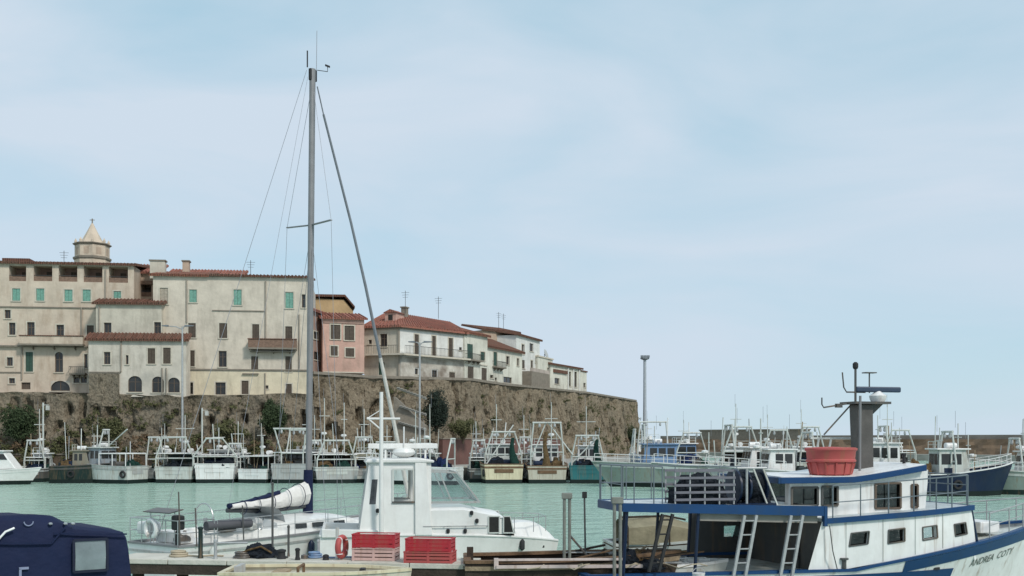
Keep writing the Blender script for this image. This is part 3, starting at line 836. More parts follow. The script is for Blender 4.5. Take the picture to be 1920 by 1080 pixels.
# --- white corner house with red hip roof
spec = [(713, 626, 726, 650, 'd'), (710, 679, 721, 703, 'k'), (691, 637, 697, 645, 'n')]
fr = Frame.span((683, 124.6), (750, 123.2))
root = thing("corner_house", "white corner house with red hipped roof and long iron balcony", "house", (fr.X, fr.Y, 0), fr.a)
_, zt = fr.loc(715, 612); _, zb = fr.loc(715, 722)
facade(root, fr, fr, spec, zb, zt, P_GREY, seed=11)  # front plaster greyer than the harbour side: its shade put into the colour
f2 = Frame.span((750, 123.2), (874, 131.5))
spec2 = [(777, 627, 785, 665, 's'), (810, 630, 817, 667, 's'), (841, 634, 849, 671, 's'), (861, 651, 866, 657, 'n'), (778, 691, 784, 702, 'n'), (810, 694, 820, 718, 'n'), (842, 698, 853, 718, 's')]
facade(root, fr, f2, spec2, zb, zt, P_WHITE, name="harbour_wall", seed=12)
M2 = fr.I @ f2.M
zmid = f2.loc(800, 672)[1]
lw = MB(M2)
holes_panel(lw, .02, f2.W - .02, zb, zmid, [(f2.loc(a, d)[0] - .1, f2.loc((a + c) / 2, d)[1] - .1, f2.loc(c, d)[0] + .1, f2.loc((a + c) / 2, b)[1] + .1) for a, b, c, d, k in spec2[4:]], lambda u, v, y: (u, y - .06, v), .06)
part(root, "lower_masonry", lw, mat("patched_masonry", (0.64, 0.61, 0.54), .9, 0, .2, .55, .5, c2=(0.235, 0.195, 0.16), stain=(.2, .17, .14), stain_amt=.7, stain_scale=(.5, .5, .5), spec=.1))
bx = fr.I @ f2.M
# roof: hip with eaves over both walls
c0, c1, c2 = Vector((0, 0, zt)), Vector((fr.W, 0, zt)), fr.I @ f2.M @ Vector((f2.W, 0, zt))
inn = Vector((fr.W * .35, 6.0, zt + 2.0)); inn2 = c2 + (Vector((-3.5, 3.5, 1.6)))
o_ = .5
e0, e1, e2 = c0 + Vector((-.3, -o_, -.2)), c1 + Vector((o_ * .6, -o_, -.2)), c2 + Vector((o_, -.2, -.2))
back0 = Vector((-.3, 11, zt)); back2 = c2 + Vector((-6, 6, 0)); rl = Vector((-.3, 6.0, zt + 2.0))
mb = MB()
for q4 in ((e0, e1, inn, rl), (e1, e2, inn2, inn), (rl, inn, back2, back0), (inn, inn2, back2, back2)):
    pts = [Vector(p) for p in q4]; mb.add([p for p in pts] + [p + Vector((0, 0, .22)) for p in pts], [(0, 1, 2, 3), (4, 5, 6, 7), (0, 1, 5, 4), (1, 2, 6, 5), (2, 3, 7, 6), (3, 0, 4, 7)])
rf = part(root, "roof", mb, TILE_R)
tl = MB()
for (a, b, c, d, n) in ((e0, e1, rl, inn, 11), (e1, e2, inn, inn2, 28)):
    for i in range(n):
        u = (i + .5) / n; tl.tube([a.lerp(b, u) + Vector((0, 0, .23)), c.lerp(d, u) + Vector((0, 0, .23))], .1, 6)
tp = part(rf, "tile_rows", tl, TILE_R, True); tp["kind"] = "stuff"
cm = MB(); cm.bar(c0 + Vector((-.1, -.12, -.2)), c1 + Vector((.12, -.12, -.2)), .25, .3); cm.bar(c1 + Vector((.12, -.1, -.2)), c2 + Vector((.1, -.1, -.2)), .25, .3)
part(root, "cornice", cm, STONE_D)
# dormer on the roof
p = e0.lerp(e1, .55) + Vector((0, 2.6, 1.0)); dm = part(root, "dormer", MB().box(p.x - .7, p.x + .7, p.y - .3, p.y + 2, p.z - .3, p.z + 1.0), P_PINK)
part(dm, "dormer_window", MB().box(p.x - .28, p.x + .28, p.y - .33, p.y - .301, p.z + .1, p.z + .75), GLASS_D)
part(dm, "dormer_roof", MB().prism([(p.x - .9, p.y - .5, p.z + 1.0), (p.x + .9, p.y - .5, p.z + 1.0), (p.x, p.y - .5, p.z + 1.4)], (0, 2.5, 0)), TILE_R)
# balcony wrapping the corner
zf = fr.loc(715, 664)[1]; bal = MB(); rail = MB()
M0 = Matrix.Identity(4)
for M_, Wd, st in ((M0, fr.W, .3), (M2, f2.W, 0)):
    bm_ = MB(M_).box(st, Wd + (.9 if M_ is M0 else -.1), -.9, -.01, zf - .2, zf); bal.v, bal.f = bal.v + bm_.v, bal.f + [[i + len(bal.v) for i in f_] for f_ in bm_.f]
    r_ = MB(M_); r_.box(st, Wd, -.88, -.83, zf + .9, zf + .95)
    n = int(Wd / .22)
    for i in range(n + 1):
        x = st + (Wd - st) * i / n; r_.box(x - .012, x + .012, -.87, -.845, zf, zf + .9)
    k0 = len(rail.v); rail.v = rail.v + r_.v; rail.f = rail.f + [[i + k0 for i in f_] for f_ in r_.f]
b_ = part(root, "balcony", bal, STONE_L); part(b_, "railing", rail, IRON)
part(root, "string_course", MB().box(0, fr.W, -.1, .02, fr.loc(715, 712)[1] - .2, fr.loc(715, 712)[1]), STONE_L)
part(root, "drainpipe", MB().tube([(fr.W - .1, -.12, zb), (fr.W - .1, -.12, zt)], .09, 8), PIPE, True)
aerial(root, fr, 760, 545, 580, 5); aerial(root, fr, 822, 556, 590, 9)
chimney(root, fr, 752, 760, 577, 585, 5, STONE_D)

# --- houses stepping down the receding promontory
spec = [(876, 645, 887, 673, 'k'), (877, 687, 888, 712, 's'), (901, 660, 909, 676, 'k'), (903, 690, 913, 713, 's')]
root, fr, zb, zt = house("cream house with green doors and small balcony beside the white corner house", (871, 131), (914, 136.5), 628, 718, 7, P_WHITE2, spec, 'shed', 1.2, TILE, seed=13)
balcony(root, fr, 873, 898, 675, 664, STONE_D, .7); strip(root, fr, 872, 913, 682, .12, .12, STONE_L)
root, fr, zb, zt = house("tan windowless house end behind the brown-roofed cottage", (905, 152), (971, 157), 622, 700, 7, P_TAN, [(955, 630, 961, 640, 'd')], 'shed', .9, TILE_B, seed=14)
aerial(root, fr, 935, 585, 620, 3); aerial(root, fr, 944, 588, 620, 3)
spec = [(925, 660, 932, 686, 'k'), (949, 668, 955, 684, 'd'), (969, 672, 973, 686, 'd'), (919, 703, 925, 709, 'n'), (944, 707, 960, 718, 'n'), (928, 708, 932, 714, 'n')]
root, fr, zb, zt = house("off-white cottage with sloping brown roof and one small balcony", (911, 139), (979, 150), 656, 722, 8, P_WHITE2, spec, 'shed', 1.9, TILE_B, seed=15)
balcony(root, fr, 923, 941, 688, 678, STONE_D, .7)
spec = [(978, 646, 983, 664, 'd'), (993, 644, 1000, 659, 'd'), (978, 675, 984, 691, 's'), (995, 676, 999, 691, 's'), (1003, 672, 1007, 680, 'n')]
root, fr, zb, zt = house("tall white house with thin dark eaves on the promontory", (968, 153), (1012, 163), 634, 730, 8, P_WHITE, spec, 'shed', .8, TILE_B, seed=16)
x, z = fr.loc(995, 693); part(root, "terrace", MB().box(fr.loc(977, 700)[0], fr.W, -1.6, -.01, zb, z - .5), STONE_D)
part(root, "terrace_parapet", MB().box(fr.loc(977, 700)[0], fr.W, -1.6, -1.4, z - .5, z), P_ROSE)
spec = [(1020, 704, 1025, 712, 'n'), (1026, 690, 1030, 700, 'd')]
root, fr, zb, zt = house("small white house carrying a satellite dish on the promontory", (1008, 161), (1036, 168), 672, 733, 6, P_WHITE2, spec, 'flat', seed=17)
x, z = fr.loc(1022, 664, .6)
d = MB().lathe((0, 0, 0), [(0.02, 0), (.35, .03), (.6, .12), (.75, .22)], 18); d.v = [Matrix.Translation((x, .6, z)) @ Matrix.Rotation(R(70), 4, 'X') @ v for v in d.v]
sd = part(root, "satellite_dish", d, GREYP, True); part(sd, "dish_mast", MB().tube([(x, .7, zt), (x, .7, z)], .05, 6), IRON)
spec = [(1040, 709, 1049, 720, 'd'), (1067, 697, 1071, 724, 'n'), (1077, 697, 1082, 726, 'n')]
root, fr, zb, zt = house("low beige house with brown eaves at the tip of the promontory", (1032, 166), (1089, 178), 688, 738, 7, P_WHITE2, spec, 'shed', .8, TILE_B, seed=18)
strip(root, fr, 1037, 1062, 694, .5, .25, TILE_B, "awning")
for px in (1064, 1074, 1085):
    x, _ = fr.loc(px, 710); part(root, "pilaster", MB().box(x - .15, x + .15, -.18, -.01, zb, zt - .1), P_WHITE)
root, fr, zb, zt = house("last small white annex at the very end of the house row", (1086, 180), (1100, 184), 697, 738, 5, P_WHITE2, [(1094, 718, 1098, 726, 'n')], 'flat', roof_m=TILE_B, seed=19)

# --- bell tower of the cathedral
Y = 150
bt = thing("bell_tower", "pale stone octagonal bell tower with pointed spire behind the loggia roof", "tower", (gx(173, Y), Y, 0))
r8 = lambda r, z: [Vector((r * math.cos(R(22.5 + 45 * k)), r * math.sin(R(22.5 + 45 * k)), z)) for k in range(8)]
k = Y / F * .93
def ring8(mb, prof): return mb.loft([r8(r, gz(py, Y)) for r, py in prof], True, True)
TOWER = plaster("tower_stone", (0.60, 0.50, 0.39), amt=.35)
part(bt, "shaft", ring8(MB(), [(34 * k, 660), (34 * k, 489)]), TOWER)
part(bt, "lower_cornice", ring8(MB(), [(35 * k, 489), (36.5 * k, 487), (36.5 * k, 484), (33 * k, 482.9)]), STONE_D)
part(bt, "drum", ring8(MB(), [(33 * k, 482.8), (33 * k, 462)]), TOWER)
part(bt, "upper_cornice", ring8(MB(), [(34 * k, 462), (37 * k, 460), (37 * k, 458.5), (30 * k, 458.4)]), STONE_D)
part(bt, "spire", ring8(MB(), [(25 * k, 458.3), (19 * k, 450), (12 * k, 438), (6 * k, 427), (2 * k, 419)]), TOWER)
part(bt, "finial", MB().tube([(0, 0, gz(420, Y)), (0, 0, gz(410, Y))], .09, 6).box(-.35, .35, -.05, .05, gz(413, Y), gz(412, Y)), STONE_D)
for i in range(8):
    a = R(45 * i + 22.5); part(bt, "pinnacle", MB().lathe((31 * k * math.cos(a), 31 * k * math.sin(a), gz(458.3, Y)), [(.2, 0), (.2, .35), (.02, .7)], 6), TOWER)
for i in range(8):
    a = R(45 * i + 90); c, s = math.cos(a), math.sin(a); M_ = Matrix.Rotation(a + math.pi / 2, 4, 'Z'); ap = 33 * k * math.cos(R(22.5))
    w = MB(M_).box(-.35, .35, -ap - .02, -ap + .05, gz(480, Y), gz(467, Y)); part(bt, "blind_window", w, P_TAN)

# ------------------------------------------------------------------ lamps on the quay
def lamp(label, px, ptop, Y, arm, name="street_lamp", base=QZ, r=.09, group="lamps along the old town quay"):
    X = gx(px, Y); zt = gz(ptop, Y)
    t = thing(name, label, "lamp", (X, Y, base), 0, group)
    part(t, "base_plate", MB().box(-.25, .25, -.25, .25, 0, .12), CONC)
    part(t, "pole", MB().tube([(0, 0, .1), (0, 0, zt - base)], r, 8, r * .7), GALV, True)
    for a in arm:
        dz = zt - base
        p = part(t, "arm", MB().tube([(0, 0, dz - .3), (a * .5, 0, dz - .02), (a, 0, dz + .02)], .05, 6), GALV, True)
        part(p, "lamp_head", MB().prism([(a - .1, -.16, dz - .04), (a + math.copysign(.75, a), -.12, dz + .02), (a + math.copysign(.75, a), -.12, dz + .1), (a - .1, -.16, dz + .14)], (0, .3, 0)), LAMP_H)
lamp("tall quay lamp with two arms in front of the sand-coloured house", 342, 612, 106.8, (-1.3, .35), r=.12)
lamp("tall quay lamp with single arm before the white corner house", 787, 642, 107, (.5, -.4), r=.12)
for lbl, px, pt in (("short white pole with small flag-shaped lamp below the loggia building", 81, 755), ("short pole with small lamp below the large sand-coloured house", 379, 765)):
    Y = 106.7; t = thing("signal_pole", lbl, "pole", (gx(px, Y), Y, QZ), 0, "short poles on the quay"); z = gz(pt, Y) - QZ
    part(t, "pole", MB().tube([(0, 0, 0), (0, 0, z)], .085, 8), WHITE_D, True)
    part(t, "bracket", MB().box(.05, .55, -.03, .03, z - .25, z - .19), WHITE_D); part(t, "lamp_head", MB().box(.3, .62, -.12, .12, z - .75, z - .3), WHITE_D)
Y = 190
t = thing("floodlight_mast", "tall grey floodlight mast standing alone right of the promontory", "lamp", (gx(1209, Y), Y, 1.25))
zt = gz(672, Y) - 1.25
part(t, "base", MB().lathe((0, 0, 0), [(.7, 0), (.7, .5), (.5, .7)], 12), CONC)
part(t, "pole", MB().tube([(0, 0, .4), (0, 0, zt)], .34, 12, .26), mat("mast_grey", (0.40, 0.43, 0.46), .5, .2), True)
part(t, "platform", MB().lathe((0, 0, zt), [(.3, -.3), (.8, -.1), (.8, .1)], 12), LAMP_H)
for k in (-1, 0, 1):
    part(t, "floodlight", MB().box(k * .55 - .24, k * .55 + .24, -.7, -.3, zt + .1, zt + .5), LAMP_H)
# ------------------------------------------------------------------ boats
class Hull:
    """x from stern (0) to bow (L); y to port; z up from the waterline."""
    def __init__(s, L, B, zs, zb, draft=0.7, rake=0.7, sw=0.88, wl=0.88, t0=0.45, pw=2.2, sp=2.0, mid=None):
        s.L, s.B, s.zs, s.zb, s.d, s.rk, s.sw, s.wl, s.t0, s.pw, s.sp = L, B, zs, zb, draft, rake, sw, wl, t0, pw, sp
        s.mid = mid
    def hb(s, t):
        k = s.sw + (1 - s.sw) * math.sin(min(1, t / s.t0) * math.pi / 2)
        if t > s.t0: k *= max(0.012, 1 - ((t - s.t0) / (1 - s.t0)) ** s.pw)
        return s.B / 2 * k
    def sheer(s, t):
        if s.mid is not None:
            return s.zs + (s.mid - s.zs) * min(1, t / .5) if t < .5 else s.mid + (s.zb - s.mid) * ((t - .5) / .5) ** s.sp
        return s.zs + (s.zb - s.zs) * t ** s.sp
    def P(s, t, z, side, out=0.0):
        sh = s.sheer(t); zr = z / sh
        w = s.wl - (s.wl - 0.45) * max(0, (t - .4) / .6) ** 1.5
        if z >= 0: k = w + (1 - w) * min(1, zr) ** 1.15
        else: k = w * math.sqrt(max(0, 1 - (z / -s.d) ** 2))
        x = t * s.L + s.rk * max(0, t - .55) / .45 * (zr if z > 0 else z / s.d * .6)
        return Vector((x, side * (s.hb(t) * k + out), z))
    def ring(s, t):
        sh = s.sheer(t); zl = [sh, sh * .75, sh * .5, sh * .25, 0, -s.d * .5, -s.d * .85, -s.d]
        return [s.P(t, z, 1) for z in zl] + [s.P(t, z, -1) for z in zl[-2::-1]]
    def ts(s, n=26): return [1 - (1 - i / n) ** 1.35 for i in range(n + 1)]
    def body(s):
        mb = MB(); rings = [s.ring(t) for t in s.ts()]
        mb.loft(rings, False); mb.add(rings[0], [tuple(range(len(rings[0])))])
        return mb
    def band(s, z0, z1, t0=0.0, t1=1.0, out=.012, frac=False, n=24, stern=True):
        mb = MB()
        fz = (lambda t, z: z * s.sheer(t)) if frac else (lambda t, z: s.sheer(t) + z if z <= 0 and not frac and z0 < 0 and z1 <= 0 else z)
        for sd in (1, -1):
            mb.loft([[s.P(t0 + (t1 - t0) * i / n, fz(t0 + (t1 - t0) * i / n, z), sd, out) for z in (z0, (z0 + z1) / 2, z1)] for i in range(n + 1)], False)
        if stern and t0 == 0:
            a = [s.P(0, fz(0, z0), 1, out), s.P(0, fz(0, z0), -1, out), s.P(0, fz(0, z1), -1, out), s.P(0, fz(0, z1), 1, out)]
            mb.quad(*[p - Vector((out, 0, 0)) for p in a])
        return mb
    def gunwale(s, w=.1, h=.07, t1=1.0, n=24):
        mb = MB()
        for sd in (1, -1):
            rings = []
            for i in range(n + 1):
                t = t1 * i / n; p = s.P(t, s.sheer(t), sd); y = abs(p.y)
                rings.append([Vector((p.x, sd * (y + .03), p.z - .01)), Vector((p.x, sd * (y + .03), p.z + h)), Vector((p.x, sd * max(0, y - w), p.z + h)), Vector((p.x, sd * max(0, y - w), p.z - .01))])
            mb.loft(rings, True, True)
        p = s.P(0, s.sheer(0), 1); mb.box(-.03, w, -p.y, p.y, p.z - .008, p.z + h - .003)
        return mb
    def deck(s, drop=.35, n=20, t1=.97):
        mb = MB(); rings = []
        for i in range(n + 1):
            t = t1 * i / n; z = max(s.sheer(t) - drop, .15); p = s.P(t, z, 1)
            rings.append([Vector((p.x + (.02 if i == 0 else 0), p.y * .985, z)), Vector((p.x + (.02 if i == 0 else 0), 0, z + .04)), Vector((p.x + (.02 if i == 0 else 0), -p.y * .985, z))])
        return mb.loft(rings, False)

def rails(mb, pts, h, r=.018, mids=(0.5,), post_every=1):
    """Posts and wires/rails along pts (base points)."""
    P = [Vector(p) for p in pts]
    for i, p in enumerate(P):
        if i % post_every == 0: mb.tube([p, p + Vector((0, 0, h))], r, 6)
    for k in (1.0,) + tuple(mids): mb.tube([p + Vector((0, 0, h * k)) for p in P], r * (1 if k == 1 else .75), 6)
    return mb

def wheelhouse(root, x0, x1, w, z0, z1, m, rm, rake=.25, win=True, over=.18):
    hw = w / 2
    b = MB().hexa([(x0, -hw, z0), (x1 + rake * .4, -hw, z0), (x1 + rake * .4, hw, z0), (x0, hw, z0), (x0 + .05, -hw * .94, z1), (x1 - rake, -hw * .94, z1), (x1 - rake, hw * .94, z1), (x0 + .05, hw * .94, z1)])
    h = part(root, "wheelhouse", b, m, bevel=.03)
    part(h, "roof", MB().box(x0 - over, x1 - rake + over * 1.6, -hw - over * .6, hw + over * .6, z1, z1 + .1), rm, bevel=.02)
    if win:
        zz0, zz1 = z0 + (z1 - z0) * .5, z0 + (z1 - z0) * .86
        n = max(2, int(w / .75))
        for i in range(n):                                  # aft windows and front windows
            y0 = -hw * .86 + hw * 1.72 * i / n; y1 = y0 + hw * 1.72 / n - .12
            part(h, "window", MB().hexa([(x0 - .012, y0, zz0), (x0 + .03, y0, zz0), (x0 + .03, y1, zz0), (x0 - .012, y1, zz0), (x0 + .012, y0, zz1), (x0 + .05, y0, zz1), (x0 + .05, y1, zz1), (x0 + .012, y1, zz1)]), GLASS_D)
            xa = x1 + rake * .4 - rake * 1.4 * .5; xb = x1 + rake * .4 - rake * 1.4 * .86
            part(h, "window", MB().hexa([(xa - .04, y0, zz0), (xa + .02, y0, zz0), (xa + .02, y1, zz0), (xa - .04, y1, zz0), (xb - .04, y0, zz1), (xb + .02, y0, zz1), (xb + .02, y1, zz1), (xb - .04, y1, zz1)]), GLASS_D)
        L = x1 - x0; n = max(2, int(L / .9))
        for sd in (-1, 1):
            for i in range(n):
                a = x0 + .2 + (L - .4 - rake) * i / n; b2 = a + (L - .4 - rake) / n - .15
                y = lambda f: sd * hw * (1 - .06 * f)
                part(h, "window", MB().hexa([(a, y(.5) - .02, zz0), (b2, y(.5) - .02, zz0), (b2, y(.5) + .02, zz0), (a, y(.5) + .02, zz0), (a, y(.86) - .02, zz1), (b2, y(.86) - .02, zz1), (b2, y(.86) + .02, zz1), (a, y(.86) + .02, zz1)]), GLASS_D)
    return h

def aframe(root, x, wb, wt, z0, h, m, lean=.3, knee=.35, r=.07, name="stern_gantry"):
    mb = MB()
    for sd in (-1, 1):
        mb.tube([(x, sd * wb / 2, z0), (x, sd * wb / 2, z0 + h * knee), (x - lean, sd * wt / 2, z0 + h)], r, 8)
    mb.tube([(x - lean, -wt / 2 - .1, z0 + h), (x - lean, wt / 2 + .1, z0 + h)], r * 1.15, 8)
    mb.tube([(x - lean * .05, -wb / 2, z0 + h * knee), (x - lean * .05, wb / 2, z0 + h * knee)], r * .8, 8)
    g = part(root, name, mb, m, True)
    b = MB()
    for sd in (-1, 1): b.lathe((x - lean, sd * wt * .28, z0 + h - .35), [(.03, .3), (.1, .2), (.12, 0), (.05, -.1)], 8)
    part(g, "pulley", b, GALV)

def mast(root, x, y, z0, z1, m, cross=0, r=.06, radar=True, cz=.75):
    mb = MB().tube([(x, y, z0), (x, y, z1)], r, 8, r * .6)
    g = part(root, "mast", mb, m, True)
    if cross:
        zc = z0 + (z1 - z0) * cz; part(g, "crosstree", MB().tube([(x, y - cross, zc), (x, y + cross, zc)], r * .55, 6), m, True)
    if radar:
        zc = z0 + (z1 - z0) * .5; part(g, "radar", MB().lathe((x + .3, y, zc), [(.1, -.1), (.28, 0), (.28, .14), (.1, .2)], 12).box(x, x + .3, y - .05, y + .05, zc - .12, zc - .06), WHITE)
    part(g, "aerial", MB().tube([(x - .15, y + .1, z1 - .3), (x - .15, y + .1, z1 + .9)], .012, 5), WIRE)

def fishing_boat(label, px, Y, hd, L, B, zs, zb, hm, group="fishing boats moored along the far quay", top=BLUE, boot=BOOT, house=None, hmat=WHITE, roof=WHITE, gan=None, mst=None, nets=(), rail=True, boom=None, pipes=None, gm=WHITE_D, stripe=True, name="fishing_boat", cat="fishing boat", rake=.7, sw=.9, boxes=0, tyres=2, t0=.45, pw=2.2, gunm=None, seed=1, shade=None, roofrail=True):
    rnd = random.Random(seed)
    hu = Hull(L, B, zs, zb, .8, rake, sw, .92, t0, pw)
    root = thing(name, label, cat, (gx(px, Y), Y, 0), R(hd), group)
    h = part(root, "hull", hu.body(), hm, True)
    part(h, "boot_stripe", hu.band(-.15, .36), boot, True)
    if stripe: part(h, "rubbing_strake", hu.band(.80, .90, out=.03, frac=True), top, True)
    part(root, "gunwale", hu.gunwale(), gunm or top if stripe else (gunm or WHITE_D))
    part(root, "deck", hu.deck(), WOOD_L)
    dz = zs - .3
    part(root, "hatch", MB().box(L * .28, L * .40, -.45, .45, dz, dz + .35), WHITE_D, bevel=.02)
    if house:
        x0, x1, w, ht = house; wheelhouse(root, x0 * L, x1 * L, w * B, max(dz, hu.sheer(x0) - .35), dz + ht, hmat, roof)
    if gan:
        for g in gan: aframe(root, g[0] * L, g[1] * B, g[2] * B, zs - .2, g[3], gm, g[4] if len(g) > 4 else .3)
    if mst:
        for g in mst: mast(root, g[0] * L, g[1], dz, g[2], gm, g[3], r=g[4] if len(g) > 4 else .06)
    if boom:
        for (a, b) in boom: part(root, "boom", MB().tube([a, b], .06, 8), gm, True)
    if shade:                                         # flat awning over the aft deck, dark panel painted as the shade under it
        xa, xb, zt = shade; sh = part(root, "awning", MB().box(xa * L, xb * L, -B * .46, B * .46, zt, zt + .08), WHITE, bevel=.02)
        for x in (xa * L + .1, xb * L - .1):
            for sd in (-1, 1): part(sh, "awning_post", MB().tube([(x, sd * B * .43, dz), (x, sd * B * .43, zt)], .05, 6), WHITE_D, True)
        part(root, "awning_shade_panel", MB().box(xb * L, xb * L + .08, -B * .40, B * .40, dz, zt - .1), rnd.choice((GREYD, WOOD_DK, DGREEN)))
    if pipes:                                         # pipe awning over the aft deck
        xa, xb, zt = pipes; mb = MB()
        for x in (xa * L, (xa + xb) / 2 * L, xb * L):
            for sd in (-1, 1): mb.tube([(x, sd * B * .42, dz), (x, sd * B * .42, zt)], .045, 6)
            mb.tube([(x, -B * .42, zt), (x, B * .42, zt)], .045, 6)
        for sd in (-1, 0, 1): mb.tube([(xa * L, sd * B * .42, zt), (xb * L, sd * B * .42, zt)], .05, 6)
        part(root, "awning_frame", mb, WHITE, True)
    for (x, y, rx, ry, rz, nm) in nets:
        if rz > 2:                                    # net hanging from the gantry
            rg = []; sd0 = rnd.random() * 9
            for i in range(13):
                k = i / 12; rr = rx * (.35 + .75 * k ** 1.5); zz = dz + rz * 1.15 * (1 - k)
                rg.append([Vector((x * L + rr * .8 * math.cos(a_) * (1 + .35 * noise.noise(Vector((math.cos(a_) * 2, k * 5, sd0)))), y + .12 * math.sin(k * 5) + rr * math.sin(a_) * (1 + .35 * noise.noise(Vector((math.sin(a_) * 2, k * 5, sd0 + 4)))), zz)) for a_ in [2 * math.pi * j / 14 for j in range(14)]])
            part(root, "hanging_net", MB().loft(rg, True, True), nm, True); continue
        part(root, "net_heap", MB().blob((x * L, y, dz), rx, ry, rz, rnd.random() * 9, rough=.5, freq=2.2), nm, True)
    for k in range(boxes):
        x, y = rnd.uniform(.05, .3) * L, rnd.uniform(-.35, .35) * B; z = dz + .02
        part(root, "fish_box", MB().box(x, x + .8, y, y + .45, z, z + .28), [WHITE_D, LBLUE, CREAM][k % 3], bevel=.02)
    if rail:
        mb = MB()
        for sd in (-1, 1):
            pts = [hu.P(t, hu.sheer(t), sd) + Vector((0, -sd * .08, 0)) for t in [.55 + .43 * i / 6 for i in range(7)]]
            rails(mb, pts, .7, .02)
        part(root, "bow_rail", mb, WHITE, True)
    for k in range(tyres):
        t = .06 + .3 * k; sd = -1 if k % 2 else 1; p = hu.P(t, zs * .55, sd, .1)
        part(root, "tyre_fender", MB().torus((p.x, p.y, p.z), .26, .1, 'y', 16, 6), RUBBER, True)
    # working clutter: poles, winch drum, heaps, lights
    for k in range(rnd.randint(2, 4)):
        x, y = rnd.uniform(.1, .8) * L, rnd.uniform(-.4, .4) * B; hh = rnd.uniform(1.8, 4.6)
        part(root, "pole", MB().tube([(x, y, dz), (x + rnd.uniform(-.3, .3), y + rnd.uniform(-.4, .4), dz + hh)], rnd.choice((.025, .035, .05)), 6), rnd.choice((gm, WHITE, GALV, WOOD_L)), True)
    xw = rnd.uniform(.2, .34) * L
    part(root, "winch_drum", MB().tube([(xw, -B * .28, dz + .45), (xw, B * .28, dz + .45)], .3, 12).box(xw - .3, xw + .3, -B * .31, -B * .28, dz, dz + .8).box(xw - .3, xw + .3, B * .28, B * .31, dz, dz + .8), rnd.choice((GREYD, NAVY, DGREEN)), True)
    for k in range(2): part(root, "gear_heap", MB().blob((rnd.uniform(.08, .45) * L, rnd.uniform(-.3, .3) * B, dz), rnd.uniform(.4, .8), rnd.uniform(.4, .8), rnd.uniform(.4, .95), rnd.random() * 9, rough=.5, freq=2.2), rnd.choice((NET_K, NET_K, NET_B, NET_O, NET_G)), True)
    if house:
        hx = (house[0] + house[1]) / 2 * L; hz = dz + house[3] + .1
        part(root, "life_raft_canister", MB().tube([(hx - .4, -.3, hz + .2), (hx + .4, -.3, hz + .2)], .2, 10), WHITE, True)
        part(root, "roof_light", MB().box(hx - .1, hx + .1, .3, .55, hz, hz + .3), GREYP)
        if roofrail: part(root, "roof_rail", rails(MB(), [(house[0] * L, y_, hz) for y_ in (-house[2] * B * .45, 0, house[2] * B * .45)], .5, .02, (.5,)), gm, True)
    # transom name board and rudder post give the stern its detail
    part(h, "transom_board", MB().box(-.035, -.012, -B * .22, B * .22, zs * .56, zs * .76), gunm or top)
    return root, hu

def sx(px, Y): return gx(px, Y)
FB = fishing_boat
# white motor cruiser at the left edge, bow to the right
Y = 96
root, hu = FB("white cabin cruiser with pointed bow at the left edge of the far quay", -62, Y, 2, 5.6, 2.4, 1.15, 1.5, WHITE_C, top=WHITE_C, house=None, rail=False, name="motor_cruiser", cat="motorboat", tyres=0, rake=1.0, seed=2)
cz = 1.2
cb = part(root, "cabin", MB().hexa([(1.0, -.95, cz), (4.7, -.8, cz + .2), (4.7, .8, cz + .2), (1.0, .95, cz), (1.2, -.85, cz + 1.75), (3.5, -.75, cz + 1.75), (3.5, .75, cz + 1.75), (1.2, .85, cz + 1.75)]), WHITE_C, bevel=.08)
part(cb, "windscreen", MB().hexa([(1.5, -.925, cz + 1.05), (3.9, -.83, cz + 1.05), (3.9, -.7, cz + 1.05), (1.5, -.8, cz + 1.05), (1.6, -.895, cz + 1.55), (3.58, -.80, cz + 1.55), (3.58, -.6, cz + 1.55), (1.6, -.7, cz + 1.55)]), GLASS_D)
part(cb, "hardtop", MB().box(.9, 3.7, -.95, .95, cz + 1.75, cz + 1.87), WHITE_C, bevel=.04)
part(root, "radar_arch", MB().tube([(1.5, -.9, cz + 1.8), (1.1, -.8, cz + 2.5), (1.1, .8, cz + 2.5), (1.5, .9, cz + 1.8)], .06, 8), WHITE_C, True)
# far row from left to right, sterns towards the water
FB("black-green wooden boat with khaki wheelhouse beside the white cruiser", 100, 99.5, 4, 5.6, 2.6, 1.55, 1.9, DGREEN, top=GREYD, house=(.35, .62, .62, 1.7), hmat=KHAKI, roof=KHAKI, mst=[(.66, 0, 4.6, .5)], nets=[(.2, 0, .9, .7, .6, NET_K)], rail=False, seed=3)
FB("white trawler with blue-grey deckhouse and open pipe awning, left in the row", 258, 98.5, 158, 6.6, 3.2, 1.55, 2.0, WHITE_D, top=GREYP, house=(.52, .78, .7, 2.0), hmat=LGREY, roof=WHITE_D, pipes=(.03, .5, 2.75), mst=[(.72, 0, 5.4, .7, .07)], boom=[((4.6, 0, 2.6), (1.2, 0, 5.0))], gan=[(.62, .5, .2, 3.6, .4)], rail=False, boxes=2, seed=4)
FB("white stern-on boat with trapezoid gantry left of the grey-green hulled one", 325, 99, 88, 6.4, 3.9, 1.45, 2.2, WHITE_D, top=WHITE_D, gan=[(.06, .92, .55, 3.0, .2)], house=(.5, .72, .62, 1.55), mst=[(.5, 0, 6.4, .9)], nets=[(.28, .3, 1.0, 1.2, .7, NET_K)], boxes=3, shade=(.1,.45,2.7), hmat=GREYP, roof=GREYP, roofrail=False, seed=5)
FB("pale white stern-on boat with tall bent-leg gantry below the dark shrub", 402, 99, 95, 6.4, 4.0, 1.75, 2.3, WHITE, top=WHITE, gan=[(.05, 1.0, .36, 2.6, .3)], house=(.52, .75, .6, 1.55), shade=(.14, .5, 2.55), mst=[(.6, .3, 5.2, .6)], nets=[(.3, -.3, 1.1, 1.0, .6, NET_K)], hmat=GREYP, roof=GREYP, roofrail=False, seed=6)
